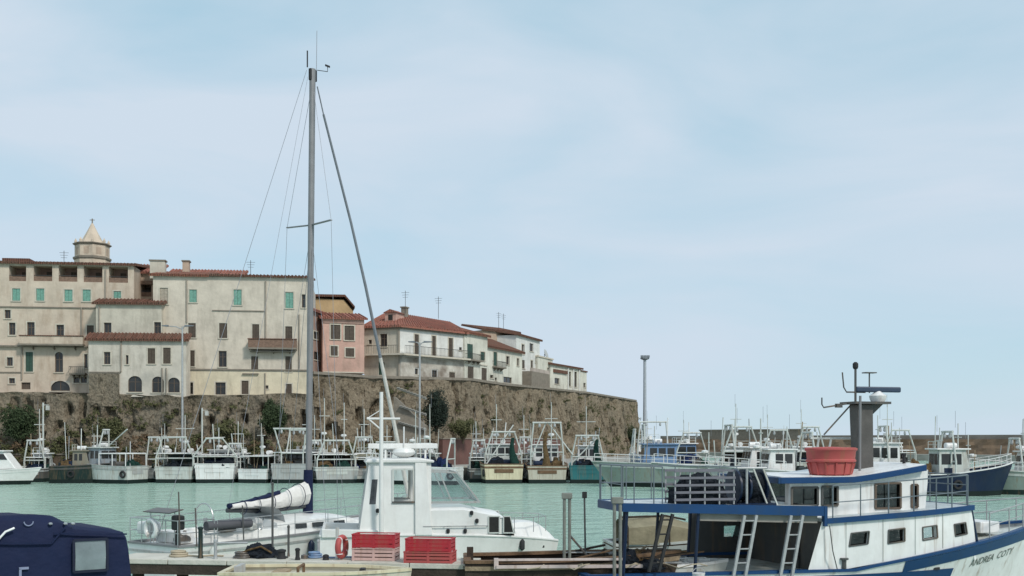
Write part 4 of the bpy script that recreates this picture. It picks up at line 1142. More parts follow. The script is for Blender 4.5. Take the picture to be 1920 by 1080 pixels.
FB("small low white stern-on boat with dark net, next to the tall mast's boom", 473, 99, 80, 6, 3.2, 1.25, 1.8, WHITE, top=WHITE, house=(.45, .66, .6, 1.55), shade=(.06, .44, 2.45), nets=[(.25, 0, .9, .9, .8, NET_K)], mst=[(.5, .4, 5.6, .4)], boxes=2, hmat=GREYP, roof=GREYP, roofrail=False, seed=7)
FB("grey stern-on boat with slanted gantry just left of the tall mast", 545, 98.5, 86, 6.5, 4.1, 1.75, 2.3, GREYP, top=GREYP, gan=[(.08, .5, .75, 3.5, .5), (.45, .6, .4, 3.4, .2)], house=(.5, .74, .66, 1.55), mst=[(.55, -.6, 6.8, .5)], nets=[(.3, .5, .8, .8, .7, NET_O)], shade=(.12,.5,2.8), hmat=GREYP, roof=GREYP, roofrail=False, seed=8)
FB("grey and white boat right of the tall mast, mostly nets on deck", 632, 98.5, 108, 6.5, 4.4, 1.45, 2.1, GREYP, top=WHITE_D, gan=[(.08, .8, .5, 2.7, .2)], house=(.5, .72, .6, 1.55), mst=[(.5, .7, 8.0, .5), (.62, -1.3, 7.6, .3)], nets=[(.22, -.8, .9, .8, .8, NET_K), (.25, .9, .8, .8, .9, NET_O)], boxes=4, shade=(.12,.5,2.6), hmat=GREYP, roof=GREYP, roofrail=False, seed=9)
FB("white boat seen through the pilot boat's cabin windows", 724, 98.5, 90, 6.5, 3.6, 1.4, 2.1, WHITE_D, top=GREYP, gan=[(.08, .85, .5, 2.6, .2)], house=(.5, .7, .6, 2.0), mst=[(.5, .3, 5.4, .5)], nets=[(.25, 0, .9, 1.2, .6, NET_K)], seed=10)
FB("white boat with piled blue net behind the pilot boat's windscreen", 862, 96, 170, 8.2, 3.4, 1.5, 2.2, WHITE, top=WHITE, house=(.55, .75, .6, 2.0), gan=[(.1, .9, .4, 2.8, .2)], nets=[(.42, -.6, 1.2, .9, 1.3, NET_B), (.22, -.3, .9, .9, 1.1, NET_B)], mst=[(.5, 0, 6.6, .6), (.3, 1.2, 7.2, .2)], boxes=3, seed=11)
FB("cream yellow stern-on boat with green net hung from its slanted boom", 945, 98, 96, 6.5, 4.0, 1.75, 2.3, CREAM, top=WOOD, gan=[(.1, .85, .5, 3.2, .2)], house=(.5, .72, .62, 2.1), hmat=WHITE_D, boom=[((.8, 1.6, 1.7), (1.2, -1.0, 5.4))], nets=[(.08, -.9, .45, .45, 2.4, NET_G), (.25, .6, .9, .9, .9, NET_K)], mst=[(.5, .4, 7.4, .5)], boxes=2, seed=12)
FB("beige stern-on boat with broad square gantry and hanging ochre net", 1026, 98, 90, 6.5, 4.0, 1.6, 2.2, paint("beige_paint", (0.52, 0.49, 0.40)), top=WOOD, gan=[(.07, .75, .62, 4.2, .1)], house=(.52, .74, .62, 2.2), boom=[((.5, -.1, 5.6), (.4, -2.4, 2.6)), ((.5, .1, 5.6), (.4, 1.4, 2.4))], nets=[(.06, .1, .4, .5, 3.0, NET_O), (.2, -.9, .8, .7, 1.0, NET_O)], mst=[(.5, -.5, 7.6, .6)], boxes=2, seed=13)
FB("teal stern-on boat with white pole gantry beside the beige one", 1101, 98, 84, 6.5, 3.6, 1.6, 2.2, TEAL, top=TEAL, gan=[(.07, .8, .55, 3.0, .3)], house=(.5, .72, .6, 2.1), boom=[((.5, 1.5, 1.8), (.7, -.9, 4.2))], nets=[(.12, -.9, .5, .5, 2.4, NET_G), (.24, .4, .9, .9, .8, NET_K)], mst=[(.5, .2, 7.2, .9)], seed=14)
for lbl, px, Yb, hd, Lb, Bb, hm_, sd_ in (
    ("small dark grey boat tucked between the cabin cruiser and the green boat's stern", 62, 101, 95, 4.6, 2.2, GREYD, 31),
    ("small grey boat squeezed between the pipe-awning trawler and the trapezoid gantry boat", 288, 101, 85, 4.6, 2.0, GREYP, 32),
    ("narrow dark green boat between the tall-gantry boat and the small low white one", 440, 100.6, 92, 4.8, 2.0, DGREEN, 33),
    ("small wooden boat directly behind the tall mast on the far quay", 590, 100.6, 96, 5.0, 2.2, WOOD_DK, 34),
    ("pale boat left of the pilot boat's cabin on the far quay", 682, 100, 93, 5.4, 2.8, WHITE_D, 35),
    ("grey boat right of the pilot boat's windscreen pillar on the far quay", 792, 99.5, 86, 5.6, 3.2, GREYP, 36),
    ("dark narrow boat between the blue-net boat and the cream yellow boat", 898, 100.5, 94, 4.8, 2.0, GREYD, 37),
    ("small grey boat between the cream yellow and the beige boat", 985, 101, 88, 4.8, 1.8, GREYP, 38)):
    FB(lbl, px, Yb, hd, Lb, Bb, 1.25, 1.7, hm_, top=GREYP, house=(.45, .72, .7, 1.7), hmat=[WHITE_D, GREYP, CREAM][sd_ % 3], shade=(.1, .42, 2.3) if sd_ % 2 else None, gan=[(.08, .85, .5, 2.6 + .3 * (sd_ % 3), .2)], mst=[(.5, .2, 5.2 + .6 * (sd_ % 4), .5), (.3, -.5, 4.6 + .5 * (sd_ % 3), .2, .04)], rail=False, tyres=1, seed=sd_)
# boats moored at the mole on the right, bows towards the left
G2 = "fishing boats moored at the mole on the right"
FB("large grey-green trawler with blue upper deck, bow pointing left", 1352, 92, 181, 9.6, 4.0, 1.9, 2.15, GREENG, G2, top=WHITE_D, house=(.42, .72, .62, 2.0), hmat=LBLUE, roof=LBLUE, gan=[(.7, .5, .3, 3.6, .0), (.8, .45, .25, 3.2, .2)], mst=[(.6, 0, 5.2, .6)], nets=[(.3, 0, 1.0, 1.0, .7, NET_B)], rake=1.6, seed=15)
FB("grey-green boat with white sheer stripe and tall white trapezoid gantry", 1475, 84, 186, 9.4, 3.8, 1.75, 2.25, GREENG, G2, top=WHITE, house=(.18, .36, .6, 1.9), gan=[(.5, .9, .45, 3.6, 0)], mst=[(.46, .4, 5.6, .3), (.7, 1.0, 4.6, .2)], nets=[(.6, .3, .8, .8, .6, NET_B)], rake=1.5, seed=16)
FB("white-topped grey boat with pole mast behind the trawler's net rack", 1580, 80, 185, 9.0, 3.6, 1.55, 2.15, GREYP, G2, top=WHITE, house=(.45, .68, .62, 2.0), hmat=WHITE, gan=[(.3, .9, .5, 3.2, 0)], mst=[(.7, 0, 5.6, .4, .08), (.5, .6, 5.0, .5)], rake=1.5, seed=17)
FB("white-roofed trawler with busy aerials behind the blue boat's wheelhouse", 1745, 86, 176, 7.6, 3.6, 1.7, 2.2, GREYP, G2, top=WHITE, house=(.36, .72, .66, 2.3), gan=[(.5, .95, .6, 3.6, 0)], mst=[(.55, 0, 6.0, .6), (.44, .9, 5.4, .4), (.3, -.6, 5.0, .4)], seed=18)
FB("navy blue hulled trawler with high flared bow pointing right", 1722, 77, 3, 6.1, 3.0, 1.5, 2.35, NAVY, G2, top=NAVY, house=(.18, .55, .62, 2.1), hmat=WHITE_D, roof=WHITE, gan=[(.35, .9, .5, 3.3, 0)], mst=[(.48, 0, 5.2, .5), (.62, .2, 4.4, .3), (.28, .3, 4.9, .5)], nets=[(.1, 0, .5, .8, 1.0, NET_O)], rake=.9, gunm=WHITE, pw=3.0, seed=19)
FB("grey-green boat with dark lower hull cut by the right edge", 2010, 79, 178, 7.0, 3.2, 1.5, 2.0, GREENG, G2, top=WHITE_D, boot=DGREEN, house=(.3, .55, .6, 1.9), gan=[(.6, .85, .5, 2.8, 0)], mst=[(.5, 0, 5.6, .5)], rake=1.2, seed=20)
FB("small blue and white boat behind the grey-green trawler's stern", 1300, 104, 100, 7.0, 3.4, 1.9, 2.3, WHITE_D, G2, top=BLUE, house=(.3, .5, .66, 2.0), hmat=LBLUE, gan=[(.08, .9, .5, 3.0, .2)], mst=[(.4, 0, 6.0, .6)], nets=[(.2, 0, .9, 1.0, .9, NET_B)], seed=21)
FB("far white boat with square gantry beside the floodlight mast", 1226, 118, 95, 8, 3.8, 2.2, 2.6, LBLUE, G2, top=WHITE, house=(.3, .55, .66, 2.1), gan=[(.06, .9, .75, 4.0, .1)], mst=[(.4, 0, 6.4, .5)], seed=22)
for lbl, px, Yb, hd, Bb, hm_, sd_ in (
    ("pale stern-on boat at the mole left of the trawler's net winch", 1392, 97, 86, 3.6, WHITE_D, 41),
    ("grey stern-on boat at the mole above the trawler's net winch", 1462, 97.5, 95, 3.4, GREYP, 42),
    ("white stern-on boat at the mole just left of the red tub", 1522, 98, 90, 3.0, WHITE_D, 43),
    ("pale stern-on boat at the mole between the two right-hand trawlers", 1690, 98, 92, 3.4, WHITE_D, 44)):
    FB(lbl, px, Yb, hd, 5.6, Bb, 1.9, 2.3, hm_, G2, top=WHITE_D, house=(.5, .75, .66, 1.7), hmat=WHITE_D, shade=(.1, .46, 3.0), gan=[(.08, .9, .45, 3.2 + .3 * (sd_ % 2), .2)], mst=[(.5, .2, 6.4 + .5 * (sd_ % 3), .5)], rail=False, tyres=1, seed=sd_)
mole = MB(); mole.prism([(16, 106, -3), (gx(2300, 108), 97, -3), (gx(2300, 108), 104, -3), (18, 115, -3)], (0, 0, 4.0)); struct("mole", mole, CONC)
# ------------------------------------------------------------------ blue and white trawler, right foreground
TA = R(15)
ux, uy = math.cos(TA), math.sin(TA)
S0 = 5.8                                   # distance from the stern to the break of the side plating
TX, TY = 7.3 - S0 * ux - 2.1 * uy, 25 - S0 * uy + 2.1 * ux
tf = Frame(TX, TY, TA)
tr = thing("trawler", "blue and white fishing trawler with long blue upper deck in the right foreground", "fishing boat", (TX, TY, 0), TA)
th = Hull(13.3, 4.2, .95, 1.8, 1.0, .55, .95, .9, .52, 2.3, .92, mid=.9)
h = part(tr, "hull", th.body(), WHITE, True)
part(h, "boot_stripe", th.band(-.2, .28), BOOT, True)
part(h, "bow_stripe", th.band(-.30, -.02, .60, 1.0, .014), BLUE, True)
part(h, "side_panel", th.band(.30, .82, .30, .722, .012), BLUE, True)
part(tr, "gunwale", th.gunwale(.14, .06), BLUE)
part(tr, "deck", th.deck(.35), WOOD)
SB, PT = -2.1, 2.1
def lx(px, py=1000, y=SB): return tf.loc(px, py, y)[0]
def lz(px, py, y=SB): return tf.loc(px, py, y)[1]
# upper deck height along the boat
def uz(x): return 2.14 + .05 * max(0, x - S0)
def side_y(x, f=1.0):                       # side plating follows the hull plan
    t = min(.995, x / 13.3); return -th.hb(t) * .985 * f
# side plating with four windows
xa, xb = S0 - .02, lx(1846, 960)
wins = []
for (a, b, c, d) in ((1600, 998, 1632, 1022), (1666, 992, 1697, 1017), (1728, 987, 1757, 1011), (1786, 982, 1812, 1004)):
    y = side_y(lx((a + c) / 2)); x0, x1 = lx(a, 1000, y), lx(c, 1000, y); z0, z1 = lz((a + c) / 2, d, y), lz((a + c) / 2, b, y)
    wins.append((x0, z0, x1, z1))
for sd, nm in ((1, "starboard_side"), (-1, "port_side")):
    mb = MB()
    def fn(u, v, y, sd=sd):                 # v: 0 at the sheer, 1 at the upper deck
        t = min(.99, u / 13.3); zl = th.sheer(t) + .05; zz = zl + (uz(u) - .06 - zl) * v
        sl = (u - xa) / (xb - xa); x = u - .36 * (1 - v) * max(0, 1 - 2.2 * sl) + .22 * (1 - v) * max(0, 2.2 * sl - 1.2)
        yy = side_y(min(x, 13.0)) + y
        return (x, yy if sd == 1 else -yy, zz)
    hl = []
    for (x0, z0, x1, z1) in wins:
        t = (x0 + x1) / 2 / 13.3; zl = th.sheer(t) + .05; den = uz((x0 + x1) / 2) - .06 - zl
        hl.append((x0, (z0 - zl) / den, x1, (z1 - zl) / den))
    us = [(h_[0] + h_[2]) / 2 for h_ in hl]
    holes_panel(mb, xa, xb, 0, 1, hl, fn, .07)
    sp = part(tr, nm, mb, WHITE)
    for hh in hl:
        a, b, c, d = hh; w = MB()
        w.add([fn(a, b, .065), fn(c, b, .065), fn(c, d, .065), fn(a, d, .065)], [(0, 1, 2, 3)])
        pn = part(sp, "window", w, GLASS_S)
        fm = MB(); e = .012
        for (p, q_) in (((a, b), (c, b)), ((c, b), (c, d)), ((c, d), (a, d)), ((a, d), (a, b))): fm.bar(fn(*p, -.006), fn(*q_, -.006), .03, .03)
        part(sp, "window_frame", fm, GREYD)
seam = MB()
for u in (S0 + .62, S0 + 1.62, S0 + 2.55, S0 + 3.42):
    a_, b_ = Vector((u, side_y(u) - .004, th.sheer(u / 13.3) + .08)), Vector((u, side_y(u) - .004, uz(u) - .1)); seam.bar(a_, b_, .018, .012)
wd = part(tr, "weld_seam", seam, WHITE_D); wd["kind"] = "stuff"
for u in (S0 + .9, S0 + 2.1, S0 + 3.2):
    p_ = th.P(u / 13.3, th.sheer(u / 13.3) - .40, -1, .012); part(h, "scupper", MB().box(p_.x - .09, p_.x + .09, p_.y - .012, p_.y + .02, p_.z - .03, p_.z + .03), RUBBER)
# extra panel ribs so the plating bends with the hull: front bulkhead
yb = side_y(xb + .2)
part(tr, "front_bulkhead", MB().hexa([(xb + .17, yb + .02, 1.0), (xb + .22, yb + .02, 1.0), (xb + .22, -yb - .02, 1.0), (xb + .17, -yb - .02, 1.0), (xb - .03, yb + .02, uz(xb) - .07), (xb + .02, yb + .02, uz(xb) - .07), (xb + .02, -yb - .02, uz(xb) - .07), (xb - .03, -yb - .02, uz(xb) - .07)]), WHITE)
part(tr, "front_trim", MB().tube([(xb + .24, yb - .01, 1.35), (xb + .03, yb - .01, uz(xb))], .035, 8), NAVY, True)
# dark shelter under the upper deck: inner bulkhead and far side with two openings
hx0 = lx(1288, 1000, PT); holes = []
for (a, b, c, d) in ((1355, 985, 1385, 1006), (1424, 983, 1446, 1004)):
    holes.append((lx(a, 995, PT), lz(a, d, PT), lx(c, 995, PT), lz(c, b, PT)))
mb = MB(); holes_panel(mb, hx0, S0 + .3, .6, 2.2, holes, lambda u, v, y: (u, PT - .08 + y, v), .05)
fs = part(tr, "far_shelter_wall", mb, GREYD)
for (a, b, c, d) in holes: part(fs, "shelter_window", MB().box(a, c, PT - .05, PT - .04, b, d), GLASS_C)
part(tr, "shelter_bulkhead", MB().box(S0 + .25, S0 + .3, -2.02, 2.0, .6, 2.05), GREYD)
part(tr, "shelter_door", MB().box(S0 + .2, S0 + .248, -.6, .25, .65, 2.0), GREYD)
# upper deck: aft platform and forward deck
ax0 = lx(1168, 955); zA, zB = lz(1168, 945), lz(1540, 951)
def py(x): k_ = min(1, max(0, (x - ax0) / (S0 - ax0))); return -.55 + (PT + .55) * k_ ** .8   # far edge of the platform, narrower aft
def pz0(x): return zA + (zB - zA) * (x - ax0) / (S0 - ax0)
fl = MB().hexa([(ax0, SB, zA - .05), (S0 + .05, SB, zB - .05), (S0 + .05, PT, zB - .05), (ax0, -.55, zA - .05), (ax0, SB, zA), (S0 + .05, SB, zB), (S0 + .05, PT, zB), (ax0, -.55, zA)])
pf = part(tr, "aft_platform", fl, PALE_D)
fb = MB()
for ya_, yb_ in ((SB, SB), (-.55, PT)): fb.hexa([(ax0 - .02, ya_ - .04, zA - .17), (S0 + .07, yb_ - .04, zB - .21), (S0 + .07, yb_ + .04, zB - .21), (ax0 - .02, ya_ + .04, zA - .17), (ax0 - .02, ya_ - .04, zA + .02), (S0 + .07, yb_ - .04, zB + .02), (S0 + .07, yb_ + .04, zB + .02), (ax0 - .02, ya_ + .04, zA + .02)])
fb.box(ax0 - .06, ax0 + .02, SB + .041, -.55 - .041, zA - .17, zA + .015).box(S0 + .0, S0 + .08, SB - .05, SB + .08, 1.98, zB + .019)
part(pf, "fascia", fb, BLUE)
bm_ = MB()
for i in range(7):
    x = ax0 + .3 + (S0 - ax0 - .5) * i / 6; zz = zA + (zB - zA) * i / 6; bm_.box(x, x + .07, SB + .05, -.55 + (PT + .55) * (x - ax0) / (S0 - ax0) - .06, zz - .16, zz - .052)
part(pf, "deck_beam", bm_, WHITE_D)
xv = lx(1312, 975, SB + .12); part(pf, "valance", MB().hexa([(xv, SB + .1, pz0(xv) - .36), (S0 - .1, SB + .1, zB - .38), (S0 - .1, SB + .13, zB - .38), (xv, SB + .13, pz0(xv) - .36), (xv, SB + .1, pz0(xv) - .06), (S0 - .1, SB + .1, zB - .06), (S0 - .1, SB + .13, zB - .06), (xv, SB + .13, pz0(xv) - .06)]), mat("valance_grey", (.30, .28, .25), .8))
part(tr, "mooring_rope", MB().tube([(S0 + .1, SB - .1, 2.0), (S0 + .15, SB - .16, 1.4), (S0 + .3, SB - .1, .98)], .014, 6), GREYD, True)
part(tr, "gunwale_bollard", MB().lathe((S0 + .55, SB - .0, .97), [(.05, 0), (.05, .2), (.1, .21), (.1, .25)], 10), GREYD)
fw = MB(); rings = []; n = 14
for i in range(n + 1):
    x = S0 + .09 + (xb + .05 - S0 - .09) * i / n; y = side_y(x) - .04; z = uz(x)
    rings.append([(x, y, z - .08), (x, y, z), (x, -y, z), (x, -y, z - .08)])
fw.loft(rings, True, True); part(tr, "forward_deck", fw, PALE_D)
fe = MB()
for sd in (1, -1):
    rings = []
    for i in range(n + 1):
        x = S0 + .09 + (xb + .07 - S0 - .09) * i / n; y = side_y(x) - .045; z = uz(x)
        rings.append([(x, sd * (y - .03), z - .11), (x, sd * (y - .03), z + .015), (x, sd * (y + .05), z + .015), (x, sd * (y + .05), z - .11)])
    fe.loft(rings, True, True)
y = side_y(xb + .05); fe.box(xb + .02, xb + .1, y + .005, -y - .005, uz(xb) - .11, uz(xb) + .014)
part(tr, "deck_edge", fe, BLUE)
# posts carrying the platform
for px, y in ((1176, SB + .06), (1310, SB + .06), (1172, -.62), (1235, .1), (1296, .9)):
    x = max(ax0 + .1, lx(px, 1000, y)); zz = zA + (zB - zA) * (x - ax0) / (S0 - ax0)
    part(tr, "deck_post", MB().tube([(x - .12, y, .6), (x, y, zz - .06)], .04, 8), NAVY, True)
# rails of the upper deck
pts = []
for px in (1563, 1615, 1668, 1718, 1765, 1800, 1838):
    x = min(lx(px, 960), xb); x = min(x, xb - .02); pts.append((x, side_y(x) + .0, uz(x) + .012))
part(tr, "starboard_rail", rails(MB(), pts, .76, .017, (.48,)), RAIL_D, True)
part(tr, "port_rail", rails(MB(), [(p[0], -p[1], p[2]) for p in pts], .76, .017, (.48,)), RAIL_D, True)
fx = xb + .0; ye = side_y(xb)
part(tr, "forward_rail", rails(MB(), [(fx, ye * k, uz(fx) + .012) for k in (-.9, -.45, 0, .45, .9)], .76, .017, (.33, .66)), RAIL_D, True)
def pz(x): return zA + (zB - zA) * (x - ax0) / (S0 - ax0)
pts = [(x, SB + .03, pz(x)) for x in (lx(p, 940) for p in (1166, 1190, 1227, 1243))]
part(tr, "platform_rail", rails(MB(), pts, .85, .016, ()), RAIL_D, True)
pts = [(x, -.55 + (PT + .55) * (x - ax0) / (S0 - ax0) - .03, pz(x)) for x in [ax0 + (S0 - ax0) * i / 6 for i in range(7)]]
part(tr, "platform_rail", rails(MB(), pts, .85, .014, (.5,)), RAIL_D, True)
part(tr, "stern_rail", rails(MB(), [(ax0 + .02, y, zA) for y in (-2.05, -1.3, -.6)], .85, .014, (.5,)), RAIL_D, True)
# wheelhouse
WY = -1.45
w0, w1 = lx(1482, 930, WY), lx(1737, 930, WY)
def roofz(x): k = max(0, (x - w0) / (w1 - w0) - .42) / .58; return lz(1500, 906, WY) + .30 * k ** 1.15
wh_h = []
for (a, b, c, d) in ((1480.5, 914, 1533, 948), (1541, 912, 1570, 948), (1641, 906, 1688, 953), (1709, 909, 1720, 951)):
    wh_h.append((max(lx(a, 930, WY), w0 + .03), lz((a + c) / 2, d, WY), lx(c, 930, WY), lz((a + c) / 2, b, WY)))
wr = None
for sd in (1, -1):
    mb = MB()
    holes_panel(mb, w0, w1, 2.05, 3.02, wh_h, lambda u, v, y, sd=sd: (u + (.10 * (v - 2.6) if u > w1 - .4 else 0), sd * (WY + y), v if v < 3.0 else roofz(u)), .06)
    o = part(tr, "wheelhouse_side", mb, WHITE)
    for (a, b, c, d) in wh_h:
        part(o, "window", MB().box(a, c, min(sd * (WY + .04), sd * (WY + .055)), max(sd * (WY + .04), sd * (WY + .055)), b, d), GLASS_S)
        fm = MB(); yy = sd * (WY - .01)
        for (p, q_) in (((a, b), (c, b)), ((c, b), (c, d)), ((c, d), (a, d)), ((a, d), (a, b))): fm.bar((p[0], yy, p[1]), (q_[0], yy, q_[1]), .04, .05)
        part(o, "window_frame", fm, GREYD if a < lx(1600, 930, WY) else FRAME_B)
fh = [(-1.2, 2.5, -.45, 2.95), (-.35, 2.5, .35, 2.95), (.45, 2.5, 1.2, 2.95)]
for x, nm in ((w0, "wheelhouse_back"), (w1, "wheelhouse_front")):
    mb = MB(); holes_panel(mb, WY, -WY, 2.05, 3.05 if x == w0 else 3.25, fh, lambda u, v, y, x=x: (x + (.10 * (v - 2.6) if x == w1 else 0), u, v), .02)
    o = part(tr, nm, mb, WHITE)
    for (a, b, c, d) in fh: part(o, "window", MB().box(x + .02, x + .03, a, c, b, d), GLASS_S)
part(tr, "console", MB().box(w1 - 1.0, w1 - .3, -1.0, 1.0, 2.1, 2.6), WOOD); part(tr, "wheelhouse_floor", MB().box(w0 + .02, w1 - .05, WY + .08, -WY - .08, 2.02, 2.1), WOOD)
rings, rb = [], []; n = 18; r0, r1 = lx(1463, 905, WY - .15), lx(1733, 890, WY - .15)
for i in range(n + 1):
    x = r0 + (r1 - r0) * i / n; z = roofz(x) + .0; y = WY - .16
    rings.append([(x, y, z + .03), (x, y, z + .165), (x, y * .6, z + .185), (x, 0, z + .195), (x, -y * .6, z + .185), (x, -y, z + .165), (x, -y, z + .03)])
    rb.append([(x, y - .02, z), (x, y - .02, z + .15), (x, y + .05, z + .15), (x, y + .05, z)])
rf = part(tr, "wheelhouse_roof", MB().loft(rings, True, True), WHITE, True)
eb = MB().loft(rb, True, True).loft([[(p[0], -p[1], p[2]) for p in r_] for r_ in rb], True, True)
eb.box(r0 - .06, r0 + .01, WY - .17, -WY + .17, roofz(r0), roofz(r0) + .15).box(r1 - .01, r1 + .06, WY - .17, -WY + .17, roofz(r1), roofz(r1) + .15)
part(rf, "roof_edge", eb, BLUE, bevel=.01)
# mast trunk with platform, radar and aerials
MY = -.35
mx = lx(1616, 850, MY); zt = lz(1616, 758, MY); zb0 = 3.1
k = .0135
trunk = MB().hexa([(mx - .17, MY - .2, zb0), (mx + .22, MY - .2, zb0), (mx + .22, MY + .2, zb0), (mx - .17, MY + .2, zb0), (mx - .25, MY - .2, zt), (mx + .2, MY - .2, zt), (mx + .2, MY + .2, zt), (mx - .25, MY + .2, zt)])
ms = part(tr, "mast_trunk", trunk, mat("mast_grey_brown", (0.09, 0.083, 0.076), .6, 0, .25, 3, .1), bevel=.03)
part(ms, "trunk_platform", MB().box(mx - .42, mx + .62, MY - .35, MY + .35, zt, zt + .06).prism([(mx + .2, MY - .1, zt - .3), (mx + .2, MY - .1, zt), (mx + .55, MY - .1, zt)], (0, .2, 0)), GREYD)
rx_ = lx(1646, 740, MY); zr = lz(1646, 737, MY)
rd = part(ms, "radar_pedestal", MB().lathe((rx_, MY, zt + .05), [(.16, 0), (.2, .08), (.22, .17), (.12, .24), (.05, .30)], 14), WHITE, True)
part(rd, "radar_scanner", MB().box(rx_ - .65, rx_ + .65, MY - .06, MY + .06, zr + .02, zr + .16), mat("radar_dark", (.03, .05, .09), .5), bevel=.03)
mpx = lx(1604, 720, MY)
part(ms, "pole_mast", MB().tube([(mpx, MY, zt), (mpx, MY, lz(1604, 690, MY))], .03, 8), GREYD, True)
part(ms, "masthead_light", MB().lathe((mpx, MY, lz(1604, 692, MY)), [(.05, 0), (.07, .05), (.07, .14), (.03, .18)], 10), RUBBER)
a = MB(); x1, z1 = lx(1582, 735, MY), lz(1582, 735, MY)
a.tube([(mx + .1, MY, z1), (x1 + .08, MY, z1), (x1, MY, z1 + .12), (x1 - .04, MY, z1 + .5)], .02, 6)
x2, z2 = lx(1541, 762, MY), lz(1541, 764, MY); a.tube([(mx - .3, MY, zt + .03), (x2 + .05, MY, z2), (x2, MY, z2 + .08), (x2, MY, z2 + .25)], .02, 6)
a.box(x2 + .4, x2 + .56, MY - .05, MY + .05, z2 + .0, z2 + .1)
part(ms, "aerial_bracket", a, GREYD, True)
part(ms, "brace", MB().tube([(mx - .3, MY, zt), (lx(1545, 815, MY), MY, lz(1545, 815, MY))], .022, 6), GREYD, True)
part(ms, "satellite_aerial", MB().tube([(lx(1630, 720, MY), MY, zr), (lx(1630, 720, MY), MY, lz(1630, 700, MY))], .02, 6).box(lx(1620, 698, MY), lx(1640, 698, MY), MY - .1, MY + .1, lz(1630, 700, MY), lz(1630, 698, MY)), GREYD)
part(tr, "flag_pole", MB().tube([(lx(1612, 890, MY - .5), MY - .5, 3.15), (lx(1613, 742, MY - .5), MY - .5, lz(1613, 742, MY - .5))], .032, 8), ALU, True)
part(tr, "roof_bollard", MB().lathe((lx(1695, 880, -.9), -.9, 3.4), [(.04, 0), (.04, .2), (.06, .22), (.06, .27)], 8), RUBBER)
gq = MB()
for px in (1522, 1545, 1592): gq.tube([(lx(px, 850, .2), .2, 3.1), (lx(px + 14, 822, .2), .2, lz(px + 14, 820, .2))], .03, 6)
gq.tube([(lx(1520, 822, .2), .2, lz(1520, 822, .2)), (lx(1606, 822, .2), .2, lz(1606, 822, .2))], .025, 6)
part(tr, "roof_frame", gq, WHITE_D, True)
# bow rail, anchor winch, deck gear
hbp = [th.P(t, th.sheer(t) + .06, -1) + Vector((0, .1, 0)) for t in (.80, .86, .91, .955, .985)]
part(tr, "bow_rail", rails(MB(), hbp + [Vector((p.x, -p.y, p.z)) for p in hbp[::-1]], .62, .018, (.5,)), GALV, True)
part(tr, "foredeck", th.deck(.12, 14, .985), WHITE_D)
wn_ = MB().tube([(10.85, -.55, 1.75), (10.85, .55, 1.75)], .16, 12).box(10.6, 11.1, -.45, -.35, 1.4, 1.95).box(10.6, 11.1, .35, .45, 1.4, 1.95)
part(tr, "anchor_winch", wn_, mat("winch_ochre", (.45, .33, .16), .6), True)
part(tr, "foredeck_locker", MB().box(11.4, 12.0, -.5, .5, 1.55, 1.85), WHITE, bevel=.03)
# name on the bow
def lettering(word, ta, tb):
    tc_ = bpy.data.curves.new("hull_name", 'FONT'); tc_.body = word; tc_.size = 1.0; tc_.resolution_u = 2
    to_ = bpy.data.objects.new("hull_name_tmp", tc_); col.objects.link(to_)
    bpy.context.view_layer.update()
    dg = bpy.context.evaluated_depsgraph_get(); tm = bpy.data.meshes.new_from_object(to_.evaluated_get(dg))
    bpy.data.objects.remove(to_)
    wmax = max(v.co.x for v in tm.vertices)
    for v in tm.vertices:
        t = ta + (tb - ta) * v.co.x / wmax; z = th.sheer(t) - .60 + .27 * v.co.y
        v.co = th.P(t, z, -1, .014)
    link("lettering", tm, LETTER, h)
lettering("ANDREA", .765, .832); lettering("COTY", .842, .892)
# --- things on the trawler
ty = -1.1
t = thing("red_tub", "round faded red fibreglass tub standing on the blue trawler's wheelhouse roof", "tub", tuple(tf.M @ Vector((lx(1558, 880, ty), ty, roofz(lx(1558, 880, ty)) + .172))), TA)
part(t, "bowl", MB().lathe((0, 0, 0), [(.46, 0), (.52, .04), (.565, .3), (.565, .31)], 28, 1.0, .8), REDF, True)
part(t, "rim", MB().lathe((0, 0, 0), [(.57, .312), (.625, .33), (.63, .37), (.60, .40), (.62, .58), (.66, .62), (.66, .66), (.6, .68), (.02, .70)], 28, 1.0, .8), REDF, True)
for i in range(14):
    a = 2 * math.pi * i / 14; part(t, "rib", MB().bar((.50 * math.cos(a), .40 * math.sin(a), .02), (.585 * math.cos(a), .468 * math.sin(a), .31), .035, .05), REDF)
def ladder(label, top, bot, y0, y1, w, m, nr=6):
    xt, zt_ = lx(top[0], top[1], y0), lz(top[0], top[1], y0); xb_, zb_ = lx(bot[0], bot[1], y1), lz(bot[0], bot[1], y1)
    o = tf.M @ Vector((xb_, y1, zb_)); L_ = thing("ladder", label, "ladder", tuple(o), TA, "ladders leaning on the trawler")
    d = Vector((xt - xb_, y0 - y1, zt_ - zb_))
    for s_ in (-w / 2, w / 2): part(L_, "side_rail", MB().bar((s_, 0, 0), d + Vector((s_, 0, 0)), .05, .07), m)
    for i in range(nr): q_ = d * ((i + .6) / nr); part(L_, "rung", MB().tube([q_ + Vector((-w / 2, 0, 0)), q_ + Vector((w / 2, 0, 0))], .018, 6), m)
ladder("pale grey ladder leaning on the blue upper deck, left of the dark doorway", (1407, 966), (1383, 1098), SB - .06, SB - .1, .30, GALV, 5)
ladder("pale grey ladder leaning on the blue upper deck, nearer the white side", (1494, 966), (1471, 1098), SB - .06, SB - .1, .30, GALV, 5)
ladder("dark ladder standing under the aft end of the blue upper deck", (1252, 964), (1226, 1072), SB - .03, SB - .1, .24, RUBBER, 4)
